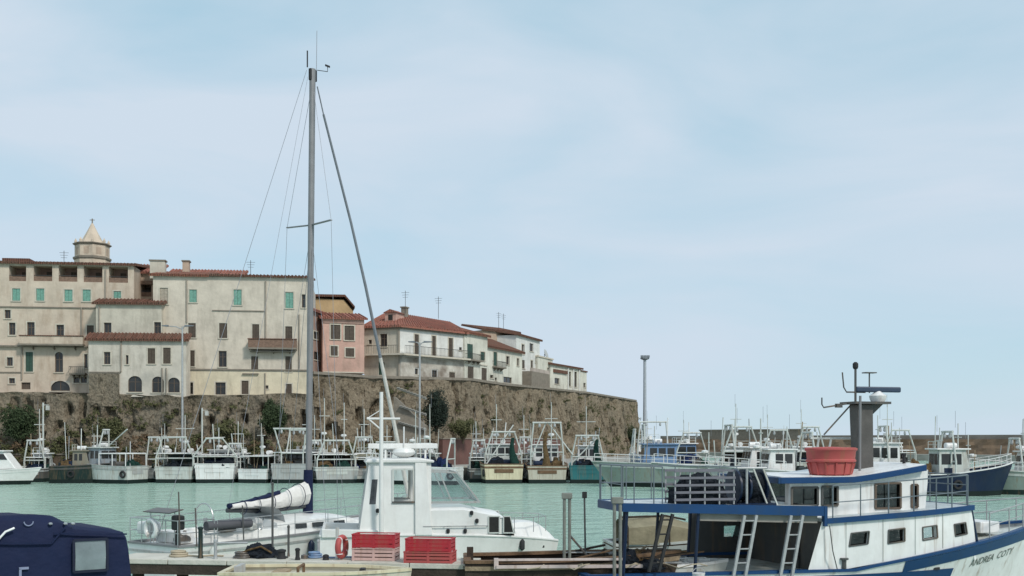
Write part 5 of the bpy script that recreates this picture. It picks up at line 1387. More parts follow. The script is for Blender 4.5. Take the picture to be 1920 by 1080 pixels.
# net rack: pale rails with dark blue net behind
x0, x1 = lx(1266, 930, SB + .25), lx(1376, 930, SB + .25)
t = thing("net_rack", "rack of pale pipes holding a dark blue fishing net on the upper deck", "net rack", tuple(tf.M @ Vector((x0, SB + .25, pz(x0)))), TA)
mb = MB(); hgt = .78; Wd = x1 - x0
for y in (0, .55):
    for i in range(5): part(t, "post", MB().tube([(Wd * i / 4, y, -.02), (Wd * i / 4, y, hgt)], .02, 6), GALV, True)

for k_ in range(5):
    for y in (0, .55): part(t, "rack_rail", MB().bar((-.03, y - .02, .1 + .165 * k_), (Wd + .03, y - .02, .1 + .165 * k_), .03, .055), mat("dull_violet_grey", (.155, .155, .18), .6))
part(t, "net_fold", MB().blob((Wd / 2, .28, -.02), Wd * .50, .22, .70, 3, 24, 8, .25, 3), NET_K, True)
x0, x1 = lx(1372, 930, SB + .5), lx(1440, 930, SB + .5)
t = thing("net_winch", "dark net winch with pale diagonal frame beside the net rack", "winch", tuple(tf.M @ Vector((x0, SB + .5, pz(x0)))), TA)
Wd = x1 - x0
part(t, "drum", MB().tube([(.12, 0.1, .42), (Wd * .8, 0.1, .42)], .33, 18), NET_K, True)
for x in (.08, Wd * .35, Wd * .8): part(t, "flange", MB().tube([(x, .1, .42), (x + .05, .1, .42)], .42, 20), NAVY, True)
for x in (.3, .55): part(t, "stay", MB().bar((x + .06, -.38, .84), (x + .42, -.38, 0), .035, .035), WHITE_D)
for x in (.2, ): part(t, "post", MB().tube([(x, -.36, 0), (x, -.36, .86)], .03, 8), GALV, True)
part(t, "top_rail", MB().tube([(-.05, -.36, .86), (Wd * .75, -.36, .86)], .03, 8), GALV, True)
part(t, "net_pile", MB().blob((Wd * .75, .2, -.02), .42, .35, .62, 5, 18, 8, .4, 2), NET_K, True)
part(t, "bed_frame", MB().box(0, Wd, -.4, .5, -.03, .04), NAVY)
# ------------------------------------------------------------------ sailing yacht with the tall mast
SA = math.atan2(.8, .6)
MXX, MYY = gx(578, 34), 34.0
XM = 5.7                                     # mast position from the stern
yf = Frame(MXX - XM * .6, MYY - XM * .8, SA)
ya = thing("sailing_yacht", "white sailing yacht with very tall grey mast and lowered white sail", "sailboat", (yf.X, yf.Y, 0), SA)
yh = Hull(10.0, 3.2, 1.1, 1.45, .7, .9, .72, .8, .48, 2.0, 1.6)
h = part(ya, "hull", yh.body(), WHITE_C, True)
part(h, "boot_stripe", yh.band(-.15, .14), NAVY, True); part(h, "rubbing_strake", yh.band(.80, .86, out=.02, frac=True), GREYP, True)
part(ya, "toe_rail", yh.gunwale(.06, .05), ALU)
part(ya, "deck", yh.deck(.03, 20, .99), WHITE)
# coachroof
rings = []
for i in range(13):
    x = 3.6 + 4.2 * i / 12; k = (i / 12); w = 1.02 * (1 - .45 * k ** 2); z = 1.16 + .1 * k; t_ = .44 * (1 - k ** 4) + .01
    rings.append([(x, -w, z), (x, -w * .93, z + t_ * .8), (x, -w * .6, z + t_), (x, 0, z + t_ + .05), (x, w * .6, z + t_), (x, w * .93, z + t_ * .8), (x, w, z)])
cr_ = part(ya, "coachroof", MB().loft(rings, True, True), WHITE_C, True)
for sd in (-1, 1):
    for x in (4.3, 5.0, 5.9): part(cr_, "portlight", MB().hexa([(x, sd * .985 - .02, 1.32), (x + .45, sd * .975 - .02, 1.32), (x + .45, sd * .975 + .02, 1.32), (x, sd * .985 + .02, 1.32), (x, sd * .965 - .02, 1.46), (x + .45, sd * .95 - .02, 1.46), (x + .45, sd * .95 + .02, 1.46), (x, sd * .965 + .02, 1.46)]), GLASS_D)
part(cr_, "companion_hatch", MB().box(3.55, 4.2, -.35, .35, 1.58, 1.66), GREYP, bevel=.02)
part(ya, "cockpit_coaming", MB().box(.9, 3.58, -1.05, -.92, 1.1, 1.4).box(.9, 3.58, .92, 1.05, 1.1, 1.4), WHITE_C, bevel=.03)
part(ya, "sprayhood", MB().loft([[(3.3 + .9 * math.sin(a_) * .6 + .1, y_, 1.4 + .62 * math.cos(a_)) for a_ in (0, .5, 1.0, 1.45)] for y_ in (-.95, -.6, 0, .6, .95)], False), mat("grey_canvas", (.40, .41, .41), .85, 0, .15, 4, .3))
part(ya, "steering_wheel", MB().torus((1.7, 0, 1.75), .42, .02, 'x', 24, 6).tube([(1.75, 0, 1.1), (1.75, 0, 1.75)], .06, 8), STEEL, True)
part(ya, "helm_seat", MB().box(.5, .95, -.6, .6, 1.12, 1.45), WHITE, bevel=.04)
part(ya, "outboard_motor", MB().box(.02, .3, -1.05, -.78, 1.55, 1.95).box(.1, .2, -.98, -.85, 1.1, 1.55), RUBBER, bevel=.05)
part(ya, "life_raft_case", MB().box(.15, .5, .3, 1.0, 1.35, 1.7), WHITE, bevel=.06)
part(ya, "horseshoe_buoy", MB().torus((.02, .1, 1.55), .24, .07, 'x', 18, 8, -60, 240), WHITE, True)
part(ya, "folded_awning", MB().tube([(.9, -1.15, 1.62), (2.4, -1.2, 1.62)], .13, 10), mat("dark_grey_canvas", (.09, .09, .10), .85), True)
pl = [(.02, y_, 1.13) for y_ in (-1.1, -.55, 0, .55, 1.1)]
part(ya, "pushpit", rails(MB(), [(1.1, -1.25, 1.13)] + pl + [(1.1, 1.25, 1.13)], .68, .016, (.5,)), STEEL, True)
for sd in (-1, 1):
    ps = [yh.P(t, yh.sheer(t), sd) + Vector((0, -sd * .06, .04)) for t in (.12, .25, .38, .51, .64, .77, .88)]
    part(ya, "guard_rail", rails(MB(), ps, .62, .012, (.5,)), STEEL, True)
ps = [yh.P(t, yh.sheer(t), 1) + Vector((0, -.05, .04)) for t in (.88, .94, .985)]
part(ya, "pulpit", rails(MB(), ps + [Vector((p.x, -p.y, p.z)) for p in ps[::-1]], .65, .016, (.5,)), STEEL, True)
for (x, y, z, a, b, c, m_) in ((.35, -.5, 1.2, .5, .35, .25, GREYD), (1.3, -1.1, 1.42, .7, .25, .14, GREYD), (2.3, -1.0, 1.42, .5, .3, .2, WHITE_D), (2.9, -.7, 1.4, .35, .4, .3, GREYP)):
    part(ya, "deck_bag", MB().blob((x + a / 2, y, z), a / 2, b / 2, c, x, 14, 7, .3, 2), m_, True)
for x, z in ((1.0, 1.0), (2.6, .95), (4.4, .95), (6.0, 1.0)):
    t_ = x / 10; p_ = yh.P(t_, z - .25, -1, .12); part(ya, "fender", MB().lathe((p_.x, p_.y, p_.z - .25), [(.02, 0), (.1, .08), (.1, .45), (.03, .55)], 10), NAVY if x > 4 else WHITE_D, True)
for x, y in ((.08, -1.12), (.5, -1.28), (2.0, -1.4)):
    part(ya, "stern_pole", MB().tube([(x, y, 1.1), (x - .05, y, 1.1 + (1.5 if x < .4 else 1.05))], .02, 6), GREYD, True)
part(ya, "winch", MB().lathe((2.9, -.98, 1.4), [(.1, 0), (.07, .06), (.09, .16), (.03, .18)], 12), STEEL, True)
part(ya, "solar_panel", MB().hexa([(-.1, -.9, 2.0), (.35, -.9, 2.08), (.35, .3, 2.08), (-.1, .3, 2.0), (-.1, -.9, 2.03), (.35, -.9, 2.11), (.35, .3, 2.11), (-.1, .3, 2.03)]), GREYD)
for y in (-.85, .25): part(ya, "panel_post", MB().tube([(.1, y, 1.1), (.1, y, 2.04)], .018, 6), STEEL, True)
# mast and rigging
zt = gz(132, MYY); zsp = gz(423, MYY)
lean = .20                                    # the spar leans a little to starboard and forward
def mp_(z): return Vector((XM - .02 * (z - 1.3) * 0 + (z - 1.3) * .0, -(z - 1.3) / (zt - 1.3) * lean, z))
mrings = []
for i in range(14):
    z = 1.45 + (zt - 1.45) * i / 13; c = mp_(z); mrings.append([c + Vector((.105 * math.cos(a), .088 * math.sin(a), 0)) for a in [2 * math.pi * j / 12 for j in range(12)]])
ms = part(ya, "mast", MB().loft(mrings, True, True), ALU, True)
sl = MB()
for sd in (-1, 1): sl.bar(mp_(zsp), mp_(zsp) + Vector((-.1, sd * 1.02, .02)), .09, .03)
part(ms, "spreader", sl, ALU)
top = mp_(zt)
part(ms, "masthead_fitting", MB().box(top.x - .14, top.x + .16, top.y - .05, top.y + .05, top.z - .38, top.z), RUBBER, bevel=.03)
part(ms, "masthead_light", MB().tube([top + Vector((-.22, 0, 0)), top + Vector((-.22, 0, .52))], .022, 6), RUBBER)
part(ms, "vhf_aerial", MB().tube([top + Vector((.12, -.05, 0)), top + Vector((.14, -.05, 1.25))], .01, 5), WIRE)
part(ms, "wind_vane", MB().tube([top + Vector((.2, 0, .02)), top + Vector((.55, -.1, .05)), top + Vector((.55, -.1, .2))], .012, 5).box(top.x + .45, top.x + .65, top.y - .11, top.y - .09, top.z + .2, top.z + .26), RUBBER)
part(ms, "lazy_jack_cover", MB().tube([(XM - .02, 0, 1.38), (XM, 0, 3.05)], .17, 10, .145), CANVAS_N, True)
wr = MB()
for sd in (-1, 1):
    ch = yh.P(.56, yh.sheer(.56), sd) + Vector((0, -sd * .12, 0)); tip = mp_(zsp) + Vector((-.1, sd * 1.02, .02))
    wr.tube([ch, tip, top - Vector((0, 0, .4))], .007, 5); wr.tube([ch + Vector((-.5, 0, 0)), mp_(zsp) - Vector((0, 0, .2))], .007, 5); wr.tube([ch + Vector((.4, 0, 0)), mp_(zsp) - Vector((0, 0, .2))], .007, 5)
wr.tube([top - Vector((.25, 0, .1)), (.1, .0, 1.15)], .008, 5); wr.tube([top - Vector((.2, 0, .3)), (2.6, .05, 2.0)], .006, 5)
part(ms, "shroud", wr, WIRE)
fst = MB(); a_, b_ = top - Vector((-.2, 0, .5)), Vector((yh.L + .55, 0, 1.62))
fst.tube([a_, a_.lerp(b_, .06)], .02, 8); fst.tube([a_.lerp(b_, .06), a_.lerp(b_, .3) + Vector((.12, -.04, 0)), a_.lerp(b_, .45) + Vector((.13, -.05, 0)), a_.lerp(b_, .62) + Vector((.10, -.03, 0))], .036, 8, .055)
fj = part(ya, "furled_jib", fst, mat("furled_sail_against_sky", (.20, .215, .24), .8, 0, .15, 3, .2), True)  # contrast against the bright sky put into the colour of the upper roll
part(fj, "jib_roll", MB().tube([a_.lerp(b_, .62) + Vector((.10, -.03, 0)), a_.lerp(b_, .8) + Vector((.05, -.02, 0)), a_.lerp(b_, .95), b_], .058, 8, .085), mat("furled_sail", (.62, .59, .54), .8, 0, .15, 3, .2), True)
# boom with flaked sail, sagging at the gooseneck
bz = lambda x: 1.93 + .07 * (x / 3.2) ** 2 - .0
bo = part(ya, "boom", MB().tube([(XM - .12, 0, 1.90), (XM - 1.5, .02, 1.83), (XM - 3.15, .05, 1.92)], .07, 10), mat("boom_dark", (.05, .055, .06), .5), True)
rings = []
for i in range(17):
    k = i / 16; x = XM - .1 - 2.95 * k; hgt = .56 * (1 - k) ** 1.25 + .14; w = .23 * (1 - .45 * k); z0 = 1.92 - .07 * math.sin(math.pi * min(1, k * 1.2)) + .04
    ring = []
    for j in range(12):
        a = 2 * math.pi * j / 12; nn = 1 + .22 * noise.noise(Vector((k * 7, math.cos(a) * 1.5, math.sin(a) * 1.5 + 3)))
        ring.append((x, w * math.cos(a) * nn, z0 + hgt * .5 + hgt * .52 * math.sin(a) * nn))
    rings.append(ring)
sb = part(bo, "flaked_sail", MB().loft(rings, True, True), SAIL, True)
rings = []
for i in range(13):
    k = .38 + .65 * i / 12; x = XM - .1 - 2.95 * k; hgt = .56 * max(0, 1 - k) ** 1.25 + .14; z1 = 1.93 + hgt * 1.02 + .0
    rings.append([(x, .12 * math.cos(a) * (1 - .3 * k), z1 - .02 + .075 * math.sin(a)) for a in [2 * math.pi * j / 8 for j in range(8)]])
part(bo, "sail_cover", MB().loft(rings, True, True), CANVAS_N, True)
st = MB()
for k in (.12, .3, .5, .68, .85): st.torus((XM - .1 - 2.95 * k, 0, 1.95 + .35 * (1 - k) ** 1.3), .26 * (1 - .35 * k) + .14 * (1 - k), .012, 'x', 16, 5)
part(bo, "sail_tie", st, CANVAS_N, True)

# ------------------------------------------------------------------ white pilot boat with tall cabin
CA = R(9)
cX, cY = gx(588, 29.5), 29.5 + 1.1
cf = Frame(cX, cY, CA)
pb = thing("pilot_boat", "white motorboat with tall open-backed cabin, roof bar and radar", "motorboat", (cX, cY, 0), CA)
SBC = -1.15
def cl(px, py, y=SBC): return cf.loc(px, py, y)
Lc = cl(1050, 1030, 0)[0]
ph = Hull(Lc - .25, 2.36, 1.32, 1.0, .6, .2, .97, .97, .62, 2.4, 5.0)
h = part(pb, "hull", ph.body(), WHITE_C, True); part(h, "boot_stripe", ph.band(-.15, .18), NAVY, True)
part(pb, "gunwale", ph.gunwale(.1, .05), WHITE_C, bevel=.02); part(pb, "deck", ph.deck(.1, 18, .98), WHITE)
# aft bulwark, rounded at its forward end
xq = cl(735, 1000)[0]
part(pb, "aft_bulwark", MB().prism([(0.05, -1.22, 1.30), (xq, -1.22, 1.30), (xq - .12, -1.22, 1.42), (xq - .45, -1.22, 1.50), (.05, -1.22, 1.54)], (0, .08, 0)).prism([(0.05, 1.14, 1.30), (xq, 1.14, 1.30), (xq - .12, 1.14, 1.42), (xq - .45, 1.14, 1.50), (.05, 1.14, 1.54)], (0, .08, 0)).box(0.05, .13, -1.13, 1.13, 1.30, 1.54), WHITE_C, bevel=.02)
# cabin: sides with a tall opening, aft end leaning
x0b, zb_ = cl(673, 992); x0t, zt_ = cl(692, 868); x1, _ = cl(809, 930)
xo0, zo0 = cl(737, 942); xo1, zo1 = cl(776, 880); xw0, zw0 = cl(694, 946); xw1, zw1 = cl(708, 899)
zb_ = 1.36
for sd in (1, -1):
    mb = MB()
    def fn(u, v, y, sd=sd):
        k = (v - zb_) / (zt_ - zb_); xx = u + ((x0t - x0b) * k * max(0, (xo0 - u) / (xo0 - x0b)) if u < xo0 else 0)
        return (xx, sd * (SBC + .10 * k + y), v)
    hl = [(xo0, zo0, xo1, zo1), (xw0 - .12, zw0, xw1 - .12, zw1)]
    holes_panel(mb, x0b, x1, zb_, zt_, hl, fn, .05)
    o = part(pb, "cabin_side", mb, WHITE_C)
    fm = MB(); a, b, c, d = hl[0]
    for (p, q_) in (((a, b), (c, b)), ((c, b), (c, d)), ((c, d), (a, d)), ((a, d), (a, b))): fm.bar(fn(*p, -.01), fn(*q_, -.01), .05, .05)
    part(o, "window_frame", fm, WHITE_D)
    part(o, "window_sill", MB().bar(fn(a - .03, b, -.02), fn(c + .03, b, -.02), .05, .05), GREYD)
    a, b, c, d = hl[1]; part(o, "small_window", MB().add([fn(a, b, .03), fn(c, b, .03), fn(c, d, .03), fn(a, d, .03)], [(0, 1, 2, 3)]), GLASS_S)
xp, _ = cl(778, 930)
for sd in (1, -1): part(pb, "cabin_pillar", MB().hexa([(xp, sd * (SBC - .03) - .05, 1.33), (x1 + .02, sd * (SBC - .03) - .05, 1.33), (x1 + .02, sd * (SBC - .03) + .05, 1.33), (xp, sd * (SBC - .03) + .05, 1.33), (xp + .0, sd * (SBC + .07) - .05, zt_ + .01), (x1 - .14, sd * (SBC + .07) - .05, zt_ + .01), (x1 - .14, sd * (SBC + .07) + .05, zt_ + .01), (xp, sd * (SBC + .07) + .05, zt_ + .01)]), WHITE_C, bevel=.02)

part(pb, "cabin_roof", MB().prism([(x0t - .12, SBC + .0, zt_), (x1 + .08, SBC + .0, zt_), (x1 + .08, SBC + .0, zt_ + .07), (x1 - .3, SBC + .0, zt_ + .12), (x0t - .05, SBC + .0, zt_ + .10)], (0, -2 * SBC, 0)), WHITE_C, bevel=.03)
# aft cabin wall with a curved moulded seat back
part(pb, "aft_wall", MB().hexa([(x0b, SBC + .06, zb_), (x0b + .05, SBC + .06, zb_), (x0b + .05, -SBC - .06, zb_), (x0b, -SBC - .06, zb_), (x0b + .14, SBC + .06, 2.3), (x0b + .19, SBC + .06, 2.3), (x0b + .19, -SBC - .06, 2.3), (x0b + .14, -SBC - .06, 2.3)]), WHITE_D)
# helm console inside, visible through the opening
part(pb, "helm_console", MB().box(x1 - .75, x1 - .2, -.6, .6, 1.4, 2.15), WHITE_D, bevel=.04)
# windscreen: raked frame with panes
wx0, wz0 = cl(811, 892); wx1, wz1 = cl(902, 943); wxm, _ = cl(848, 930)
z_s = cl(850, 942)[1]; z_tp = cl(820, 888)[1]
mbf = MB()
xe, xt_ = cl(900, 942)[0], cl(858, 888)[0]; xmid_b, xmid_t = cl(848, 942)[0], cl(825, 888)[0]
for sd in (1, -1):
    y = sd * (SBC + .08)
    mbf.bar((x1, y, z_s), (xe, y, z_s), .05, .06); mbf.bar((xe, y, z_s), (xt_, y * .95, z_tp + .02), .045, .045); mbf.bar((x1, y * .97, z_tp + .05), (xt_, y * .95, z_tp + .02), .045, .045); mbf.bar((xmid_b, y, z_s), (xmid_t, y * .95, z_tp + .03), .035, .035)
mbf.bar((xe, SBC + .08, z_s), (xe, -SBC - .08, z_s), .05, .05); mbf.bar((xt_, SBC + .11, z_tp + .02), (xt_, -SBC - .11, z_tp + .02), .045, .045); mbf.bar((xe, 0, z_s), (xt_, 0, z_tp + .02), .04, .04)
ws = part(pb, "windscreen_frame", mbf, GREYP)
for sd in (1, -1):
    y = sd * (SBC + .08)
    part(ws, "side_pane", MB().quad((x1, y, z_s), (xe - .02, y, z_s), (xt_ - .02, y * .95, z_tp), (x1, y * .97, z_tp + .03)), GLASS_C)
    part(ws, "front_pane", MB().quad((xe, y, z_s), (xe, .02 * sd, z_s), (xt_, .02 * sd, z_tp), (xt_, y * .95, z_tp)), GLASS_C)
# fore cabin trunk
tz = cl(850, 952)[1]; xf, _ = cl(968, 1000); xft, ztf = cl(940, 963)
rings = []
for (x, zz, wy) in ((x1 - .05, tz, 1.0), (cl(870, 955)[0], tz + .01, 1.0), (cl(915, 958)[0], ztf + .04, 1.0), (cl(938, 962)[0], ztf - .02, .98), (cl(958, 978)[0], ztf - .24, .95), (xf, 1.36, .93)):
    w = -SBC * wy
    rings.append([(x, -w, 1.33), (x, -w, 1.33 + (zz - 1.33) * .9), (x, -w * .88, zz), (x, 0, zz + .03), (x, w * .88, zz), (x, w, 1.33 + (zz - 1.33) * .9), (x, w, 1.33)])
fc = part(pb, "fore_cabin", MB().loft(rings, True, True), WHITE_C, True)
for (a, b, c, d) in ((916, 968, 936, 999), (944, 968, 963, 999)):
    xa_, z0_ = cl(a, d); xc_, z1_ = cl(c, b); y = SBC - .006
    for sd in (1, -1):
        sh = .0 if a < 940 else -.10
        part(fc, "window", MB().prism([(xa_, sd * y, z0_), (xc_, sd * y, z0_), (xc_ + sh, sd * y, z1_), (xa_, sd * y, z1_)], (0, .012 * -sd, 0)), GLASS_S if False else GLASS_D)
        fm = MB()
        for (p, q_) in (((xa_, z0_), (xc_, z0_)), ((xc_, z0_), (xc_ + sh, z1_)), ((xc_ + sh, z1_), (xa_, z1_)), ((xa_, z1_), (xa_, z0_))): fm.bar((p[0], sd * (y - .004), p[1]), (q_[0], sd * (y - .004), q_[1]), .035, .03)
        part(fc, "window_frame", fm, WHITE_D)
# bow dome, hand rail, fenders, cleats
rings = []
for i in range(10):
    k = i / 9; x = xf - .02 + (Lc - .15 - xf) * k; w = ph.hb(min(.99, (x) / (Lc - .35) * .96)) * .93 + .01; zz = 1.36 + .26 * math.sin(math.pi * min(1, k * .62 + .33)) * (1 - k ** 5) - .3 * k ** 4; zq = ph.sheer(min(1, x / (Lc - .25))) + .02
    zz = max(zz, zq + .02); rings.append([(x, -w, zq), (x, -w * .6, zz), (x, 0, zz + .03), (x, w * .6, zz), (x, w, zq)])
part(pb, "foredeck_moulding", MB().loft(rings, True, True), WHITE_C, True)
hr = MB(); xr0, zr0 = cl(793, 987); xr1, _ = cl(914, 987); hr.tube([(xr0, SBC - .07, zr0), (xr1, SBC - .07, zr0)], .014, 6)
for k in range(4): x = xr0 + (xr1 - xr0) * k / 3; hr.tube([(x, SBC - .07, zr0), (x, SBC + .03, zr0)], .012, 6)
part(pb, "hand_rail", hr, STEEL, True)
bp_ = [(x_, SBC * f_, 1.36) for x_, f_ in ((cl(925, 1000)[0], 1.0), (cl(965, 1000)[0], .95), (cl(1003, 1000)[0], .8), (cl(1030, 1000)[0], .5))]
part(pb, "bow_rail", rails(MB(), bp_ + [(p[0], -p[1], p[2]) for p in bp_[::-1]], .42, .012, ()), STEEL, True)
for px in (982, 1026):
    x, z = cl(px, 1024); y = -ph.hb(min(.97, x / (Lc - .35))) - .07
    part(pb, "fender", MB().lathe((x, y, z - .16), [(.02, 0), (.08, .05), (.08, .27), (.03, .34)], 10), RUBBER, True)
for px, py in ((884, 962), (894, 977), (872, 996), (840, 996), (708, 958)):
    x, z = cl(px, py); part(pb, "deck_fitting", MB().lathe((x, SBC - .03, z - .05), [(.04, 0), (.05, .03), (.05, .1), (.02, .12)], 8), RUBBER)
# roof bar and radar
xr0, zr = cl(690, 838, 0); xr1, _ = cl(820, 838, 0)
rb_ = MB().box(xr0, xr1, -.08, .08, zr - .05, zr + .10)
for x in (xr0 + .5, xr1 - .35): rb_.box(x - .03, x + .03, -.03, .03, zt_ + .1, zr - .05)
part(pb, "roof_bar", rb_, WHITE_C, bevel=.02)
xd, _ = cl(757, 850, 0); part(pb, "radar_dome", MB().lathe((xd, 0, zt_ + .08), [(.12, 0), (.14, .06), (.28, .12), (.34, .2), (.30, .29), (.12, .34), (.02, .35)], 18), WHITE_C, True)
part(pb, "roof_aerial", MB().tube([(xd, -.1, zr), (xd, -.1, cl(757, 800, 0)[1])], .02, 6), WHITE)
# slim white signal mast standing beside the cabin
ym = SBC - .32
xs, z1 = cl(715, 735, ym); _, zc = cl(715, 785, ym)
sm = part(pb, "signal_mast", MB().tube([(xs, ym, 1.25), (xs, ym, z1)], .066, 10, .05), WHITE_C, True)
xl, zl = cl(688, 782, ym); xr, _ = cl(750, 785, ym)
part(sm, "crosstree", MB().tube([(xl, ym, zc), (xr, ym, zc)], .03, 8), WHITE_C, True)
part(sm, "mast_strut", MB().tube([(xl, ym, zc + .03), (xs, ym, cl(715, 806, ym)[1])], .022, 6).tube([(xl, ym, zc), (xs, ym, cl(715, 768, ym)[1])], .012, 6), WHITE_C, True)

# ------------------------------------------------------------------ near jetty with crates and bollards
JZ = 1.18
jf = Frame.span((205, 25.4), (885, 24.2))
je = thing("jetty", "pale concrete jetty edge crossing below the yacht and the pilot boat", "jetty", (jf.X, jf.Y, 0), jf.a)
n = 6
for i in range(n):
    x0, x1 = jf.W * i / n + .01, jf.W * (i + 1) / n - .01; part(je, "deck_slab", MB().box(x0, x1, 0, 1.3, JZ - .12, JZ), CONC_L, bevel=.015)
part(je, "fender_beam", MB().box(0, jf.W, .03, .2, JZ - .36, JZ - .125), WOOD_DK)
for i in range(8):
    x = .4 + (jf.W - .8) * i / 7; part(je, "pile", MB().tube([(x, .65, -2), (x, .65, JZ - .125)], .14, 10), WOOD_DK, True)
def on_jetty(px, y): return tuple(jf.M @ Vector((jf.loc(px, 1050, y)[0], y, JZ)))
def bollard(label, px, py, y, r, m, cat="bollard", name="bollard"):
    p = on_jetty(px, y); z = jf.loc(px, py, y)[1] - JZ
    t = thing(name, label, cat, p, 0, "posts and bollards on the jetty")
    part(t, "shaft", MB().lathe((0, 0, 0), [(r * 1.25, 0), (r * 1.2, .04), (r, .08), (r, z - .06)], 12), m, True)
    part(t, "cap", MB().lathe((0, 0, z - .06), [(r, 0), (r * 1.25, .01), (r * 1.2, .05), (r * .4, .07)], 12), m, True)
bollard("thick dark green mooring post on the jetty, leftmost and tallest", 376, 988, .35, .055, DGREEN, "post", "mooring_post")
bollard("slim grey post with horizontal arm on the jetty", 404, 1012, .25, .04, GALV, "post", "mooring_post")
xg = jf.loc(404, 1014, .25); xg2 = jf.loc(462, 1014, .25)
part(bpy.data.objects["mooring_post.001"], "arm", MB().tube([(0, 0, xg[1] - JZ - .05), (xg2[0] - xg[0], 0, xg[1] - JZ - .05)], .025, 8), GALV, True)
bollard("squat black bollard below the flaked sail", 528, 1030, .5, .09, RUBBER)
bollard("thin black bollard between the yacht and the lifebuoy", 558, 1028, .3, .05, RUBBER)
bollard("short dark bollard right of the thin black one", 571, 1040, .6, .07, GREYD)
bollard("small black bollard just left of the lifebuoy", 611, 1040, .4, .06, RUBBER)
bollard("slim dark pole with square top before the lowered sail", 511, 905, .9, .028, GREYD, "pole", "marker_pole")
bollard("slim dark pole right of the taller square-topped one", 541, 985, 1.0, .028, GREYD, "pole", "marker_pole")
bollard("grey pole standing close to the white motorboat's stern", 597, 1012, .9, .035, GALV, "pole", "marker_pole")
# lifebuoy leaning on a stand
p = on_jetty(641, .55)
t = thing("lifebuoy", "faded red lifebuoy seen nearly edge-on beside the red crates", "lifebuoy", p, R(74))
part(t, "ring", MB().torus((0, 0, .30), .22, .07, 'y', 28, 10), REDF, True)
g = MB()
for a in range(4):
    b = R(45 + 90 * a); g.torus((.22 * math.cos(b), 0, .30 + .22 * math.sin(b)), .08, .012, 'x' if a % 2 else 'z', 14, 6)
part(t, "grab_band", g, WHITE, True); part(t, "stand", MB().box(-.03, .03, .09, .15, 0, .75), WHITE_D)
# red fish crates
def crate(label, px, y, z, L_, W_, H_, m, ang=0, band=None):
    p = on_jetty(px, y); t = thing("fish_crate", label, "crate", (p[0], p[1], JZ + z), jf.a + ang, "red fish crates on the jetty")
    part(t, "floor", MB().box(.02, L_ - .02, .02, W_ - .02, 0.01, .03), m)
    nsl = 3
    for k in range(nsl):
        z0 = H_ * k / nsl + .008; z1 = z0 + H_ / nsl * .72
        s = MB().box(0, L_, 0, .018, z0, z1).box(0, L_, W_ - .018, W_, z0, z1).box(0, .018, .018, W_ - .018, z0, z1).box(L_ - .018, L_, .018, W_ - .018, z0, z1)
        part(t, "slat", s, (band if band and k == 0 else m))
    for (x, y_) in ((.0, 0), (L_ - .05, 0), (0, W_ - .05), (L_ - .05, W_ - .05), (L_ / 2 - .02, -.0)): part(t, "corner_post", MB().box(x - .004, x + .054, y_ - .004, y_ + .054, 0, H_), m)
    part(t, "rim", MB().box(-.012, L_ + .012, -.014, .024, H_, H_ + .025).box(-.012, L_ + .012, W_ - .024, W_ + .012, H_, H_ + .025).box(-.012, .024, .025, W_ - .025, H_, H_ + .025).box(L_ - .024, L_ + .012, .025, W_ - .025, H_, H_ + .025), m)
PINKP = paint("pale_faded_red_plastic", (.60, .40, .36), .5)
crate("pale faded red crate under the left stack", 660, .35, 0, 1.02, .5, .27, PINKP)
crate("bright red crate on top of the left stack", 660, .35, .30, 1.02, .5, .30, REDP)
crate("bottom red crate of the right stack", 757, .03, 0, 1.12, .55, .24, REDF)
crate("upper red crate of the right stack, below the pilot boat's cabin", 760, .05, .268, 1.06, .52, .27, REDP, R(-.8))

# ------------------------------------------------------------------ navy canopy boat, bottom left
nf = Frame.span((-140, 13.2), (250, 14.6))
nb = thing("canopy_boat", "boat under a navy blue canvas canopy with clear vinyl window, bottom left", "boat", (nf.X, nf.Y, 0), nf.a)
def nl(px, py, y=0): return nf.loc(px, py, y)
W = nf.W
nh = Hull(6.2, 2.3, .9, 1.3, .5, .6, .9, .9)
hb_ = nh.body(); hb_.v = [Vector((W + .35 - v.x, 1.15 - v.y, v.z)) for v in hb_.v]
part(nb, "hull", hb_, WHITE_C, True)
# canopy as a stretched skin over hoops: outline points along x for near side, ridge, far side
prof = [(nl(-140, 965)[0], nl(0, 966)[1]), (nl(40, 966)[0], nl(40, 966)[1]), (nl(105, 967)[0], nl(105, 968)[1]), (nl(122, 975)[0], nl(122, 976)[1]), (nl(140, 985)[0], nl(140, 984)[1]), (nl(200, 988)[0], nl(200, 989)[1]), (nl(234, 996)[0], nl(234, 997)[1])]
rings = []
def pz_(x):
    for (xa_, za_), (xb_, zb_) in zip(prof, prof[1:]):
        if x <= xb_: return za_ + (zb_ - za_) * (x - xa_) / (xb_ - xa_)
    return prof[-1][1]
xs0, xs1, NX = prof[0][0], prof[-1][0], 64
xe = nl(250, 1080)[0]
base = [(0, 0), (-.01, .25), (-.02, .5), (-.012, .75), (0, .9), (.05, .97), (.14, 1.0), (.32, 1.0), (.6, .995), (.9, .99), (1.2, .985), (1.6, .98), (2.0, .965), (2.2, .93), (2.3, .85), (2.3, .4), (2.3, 0)]
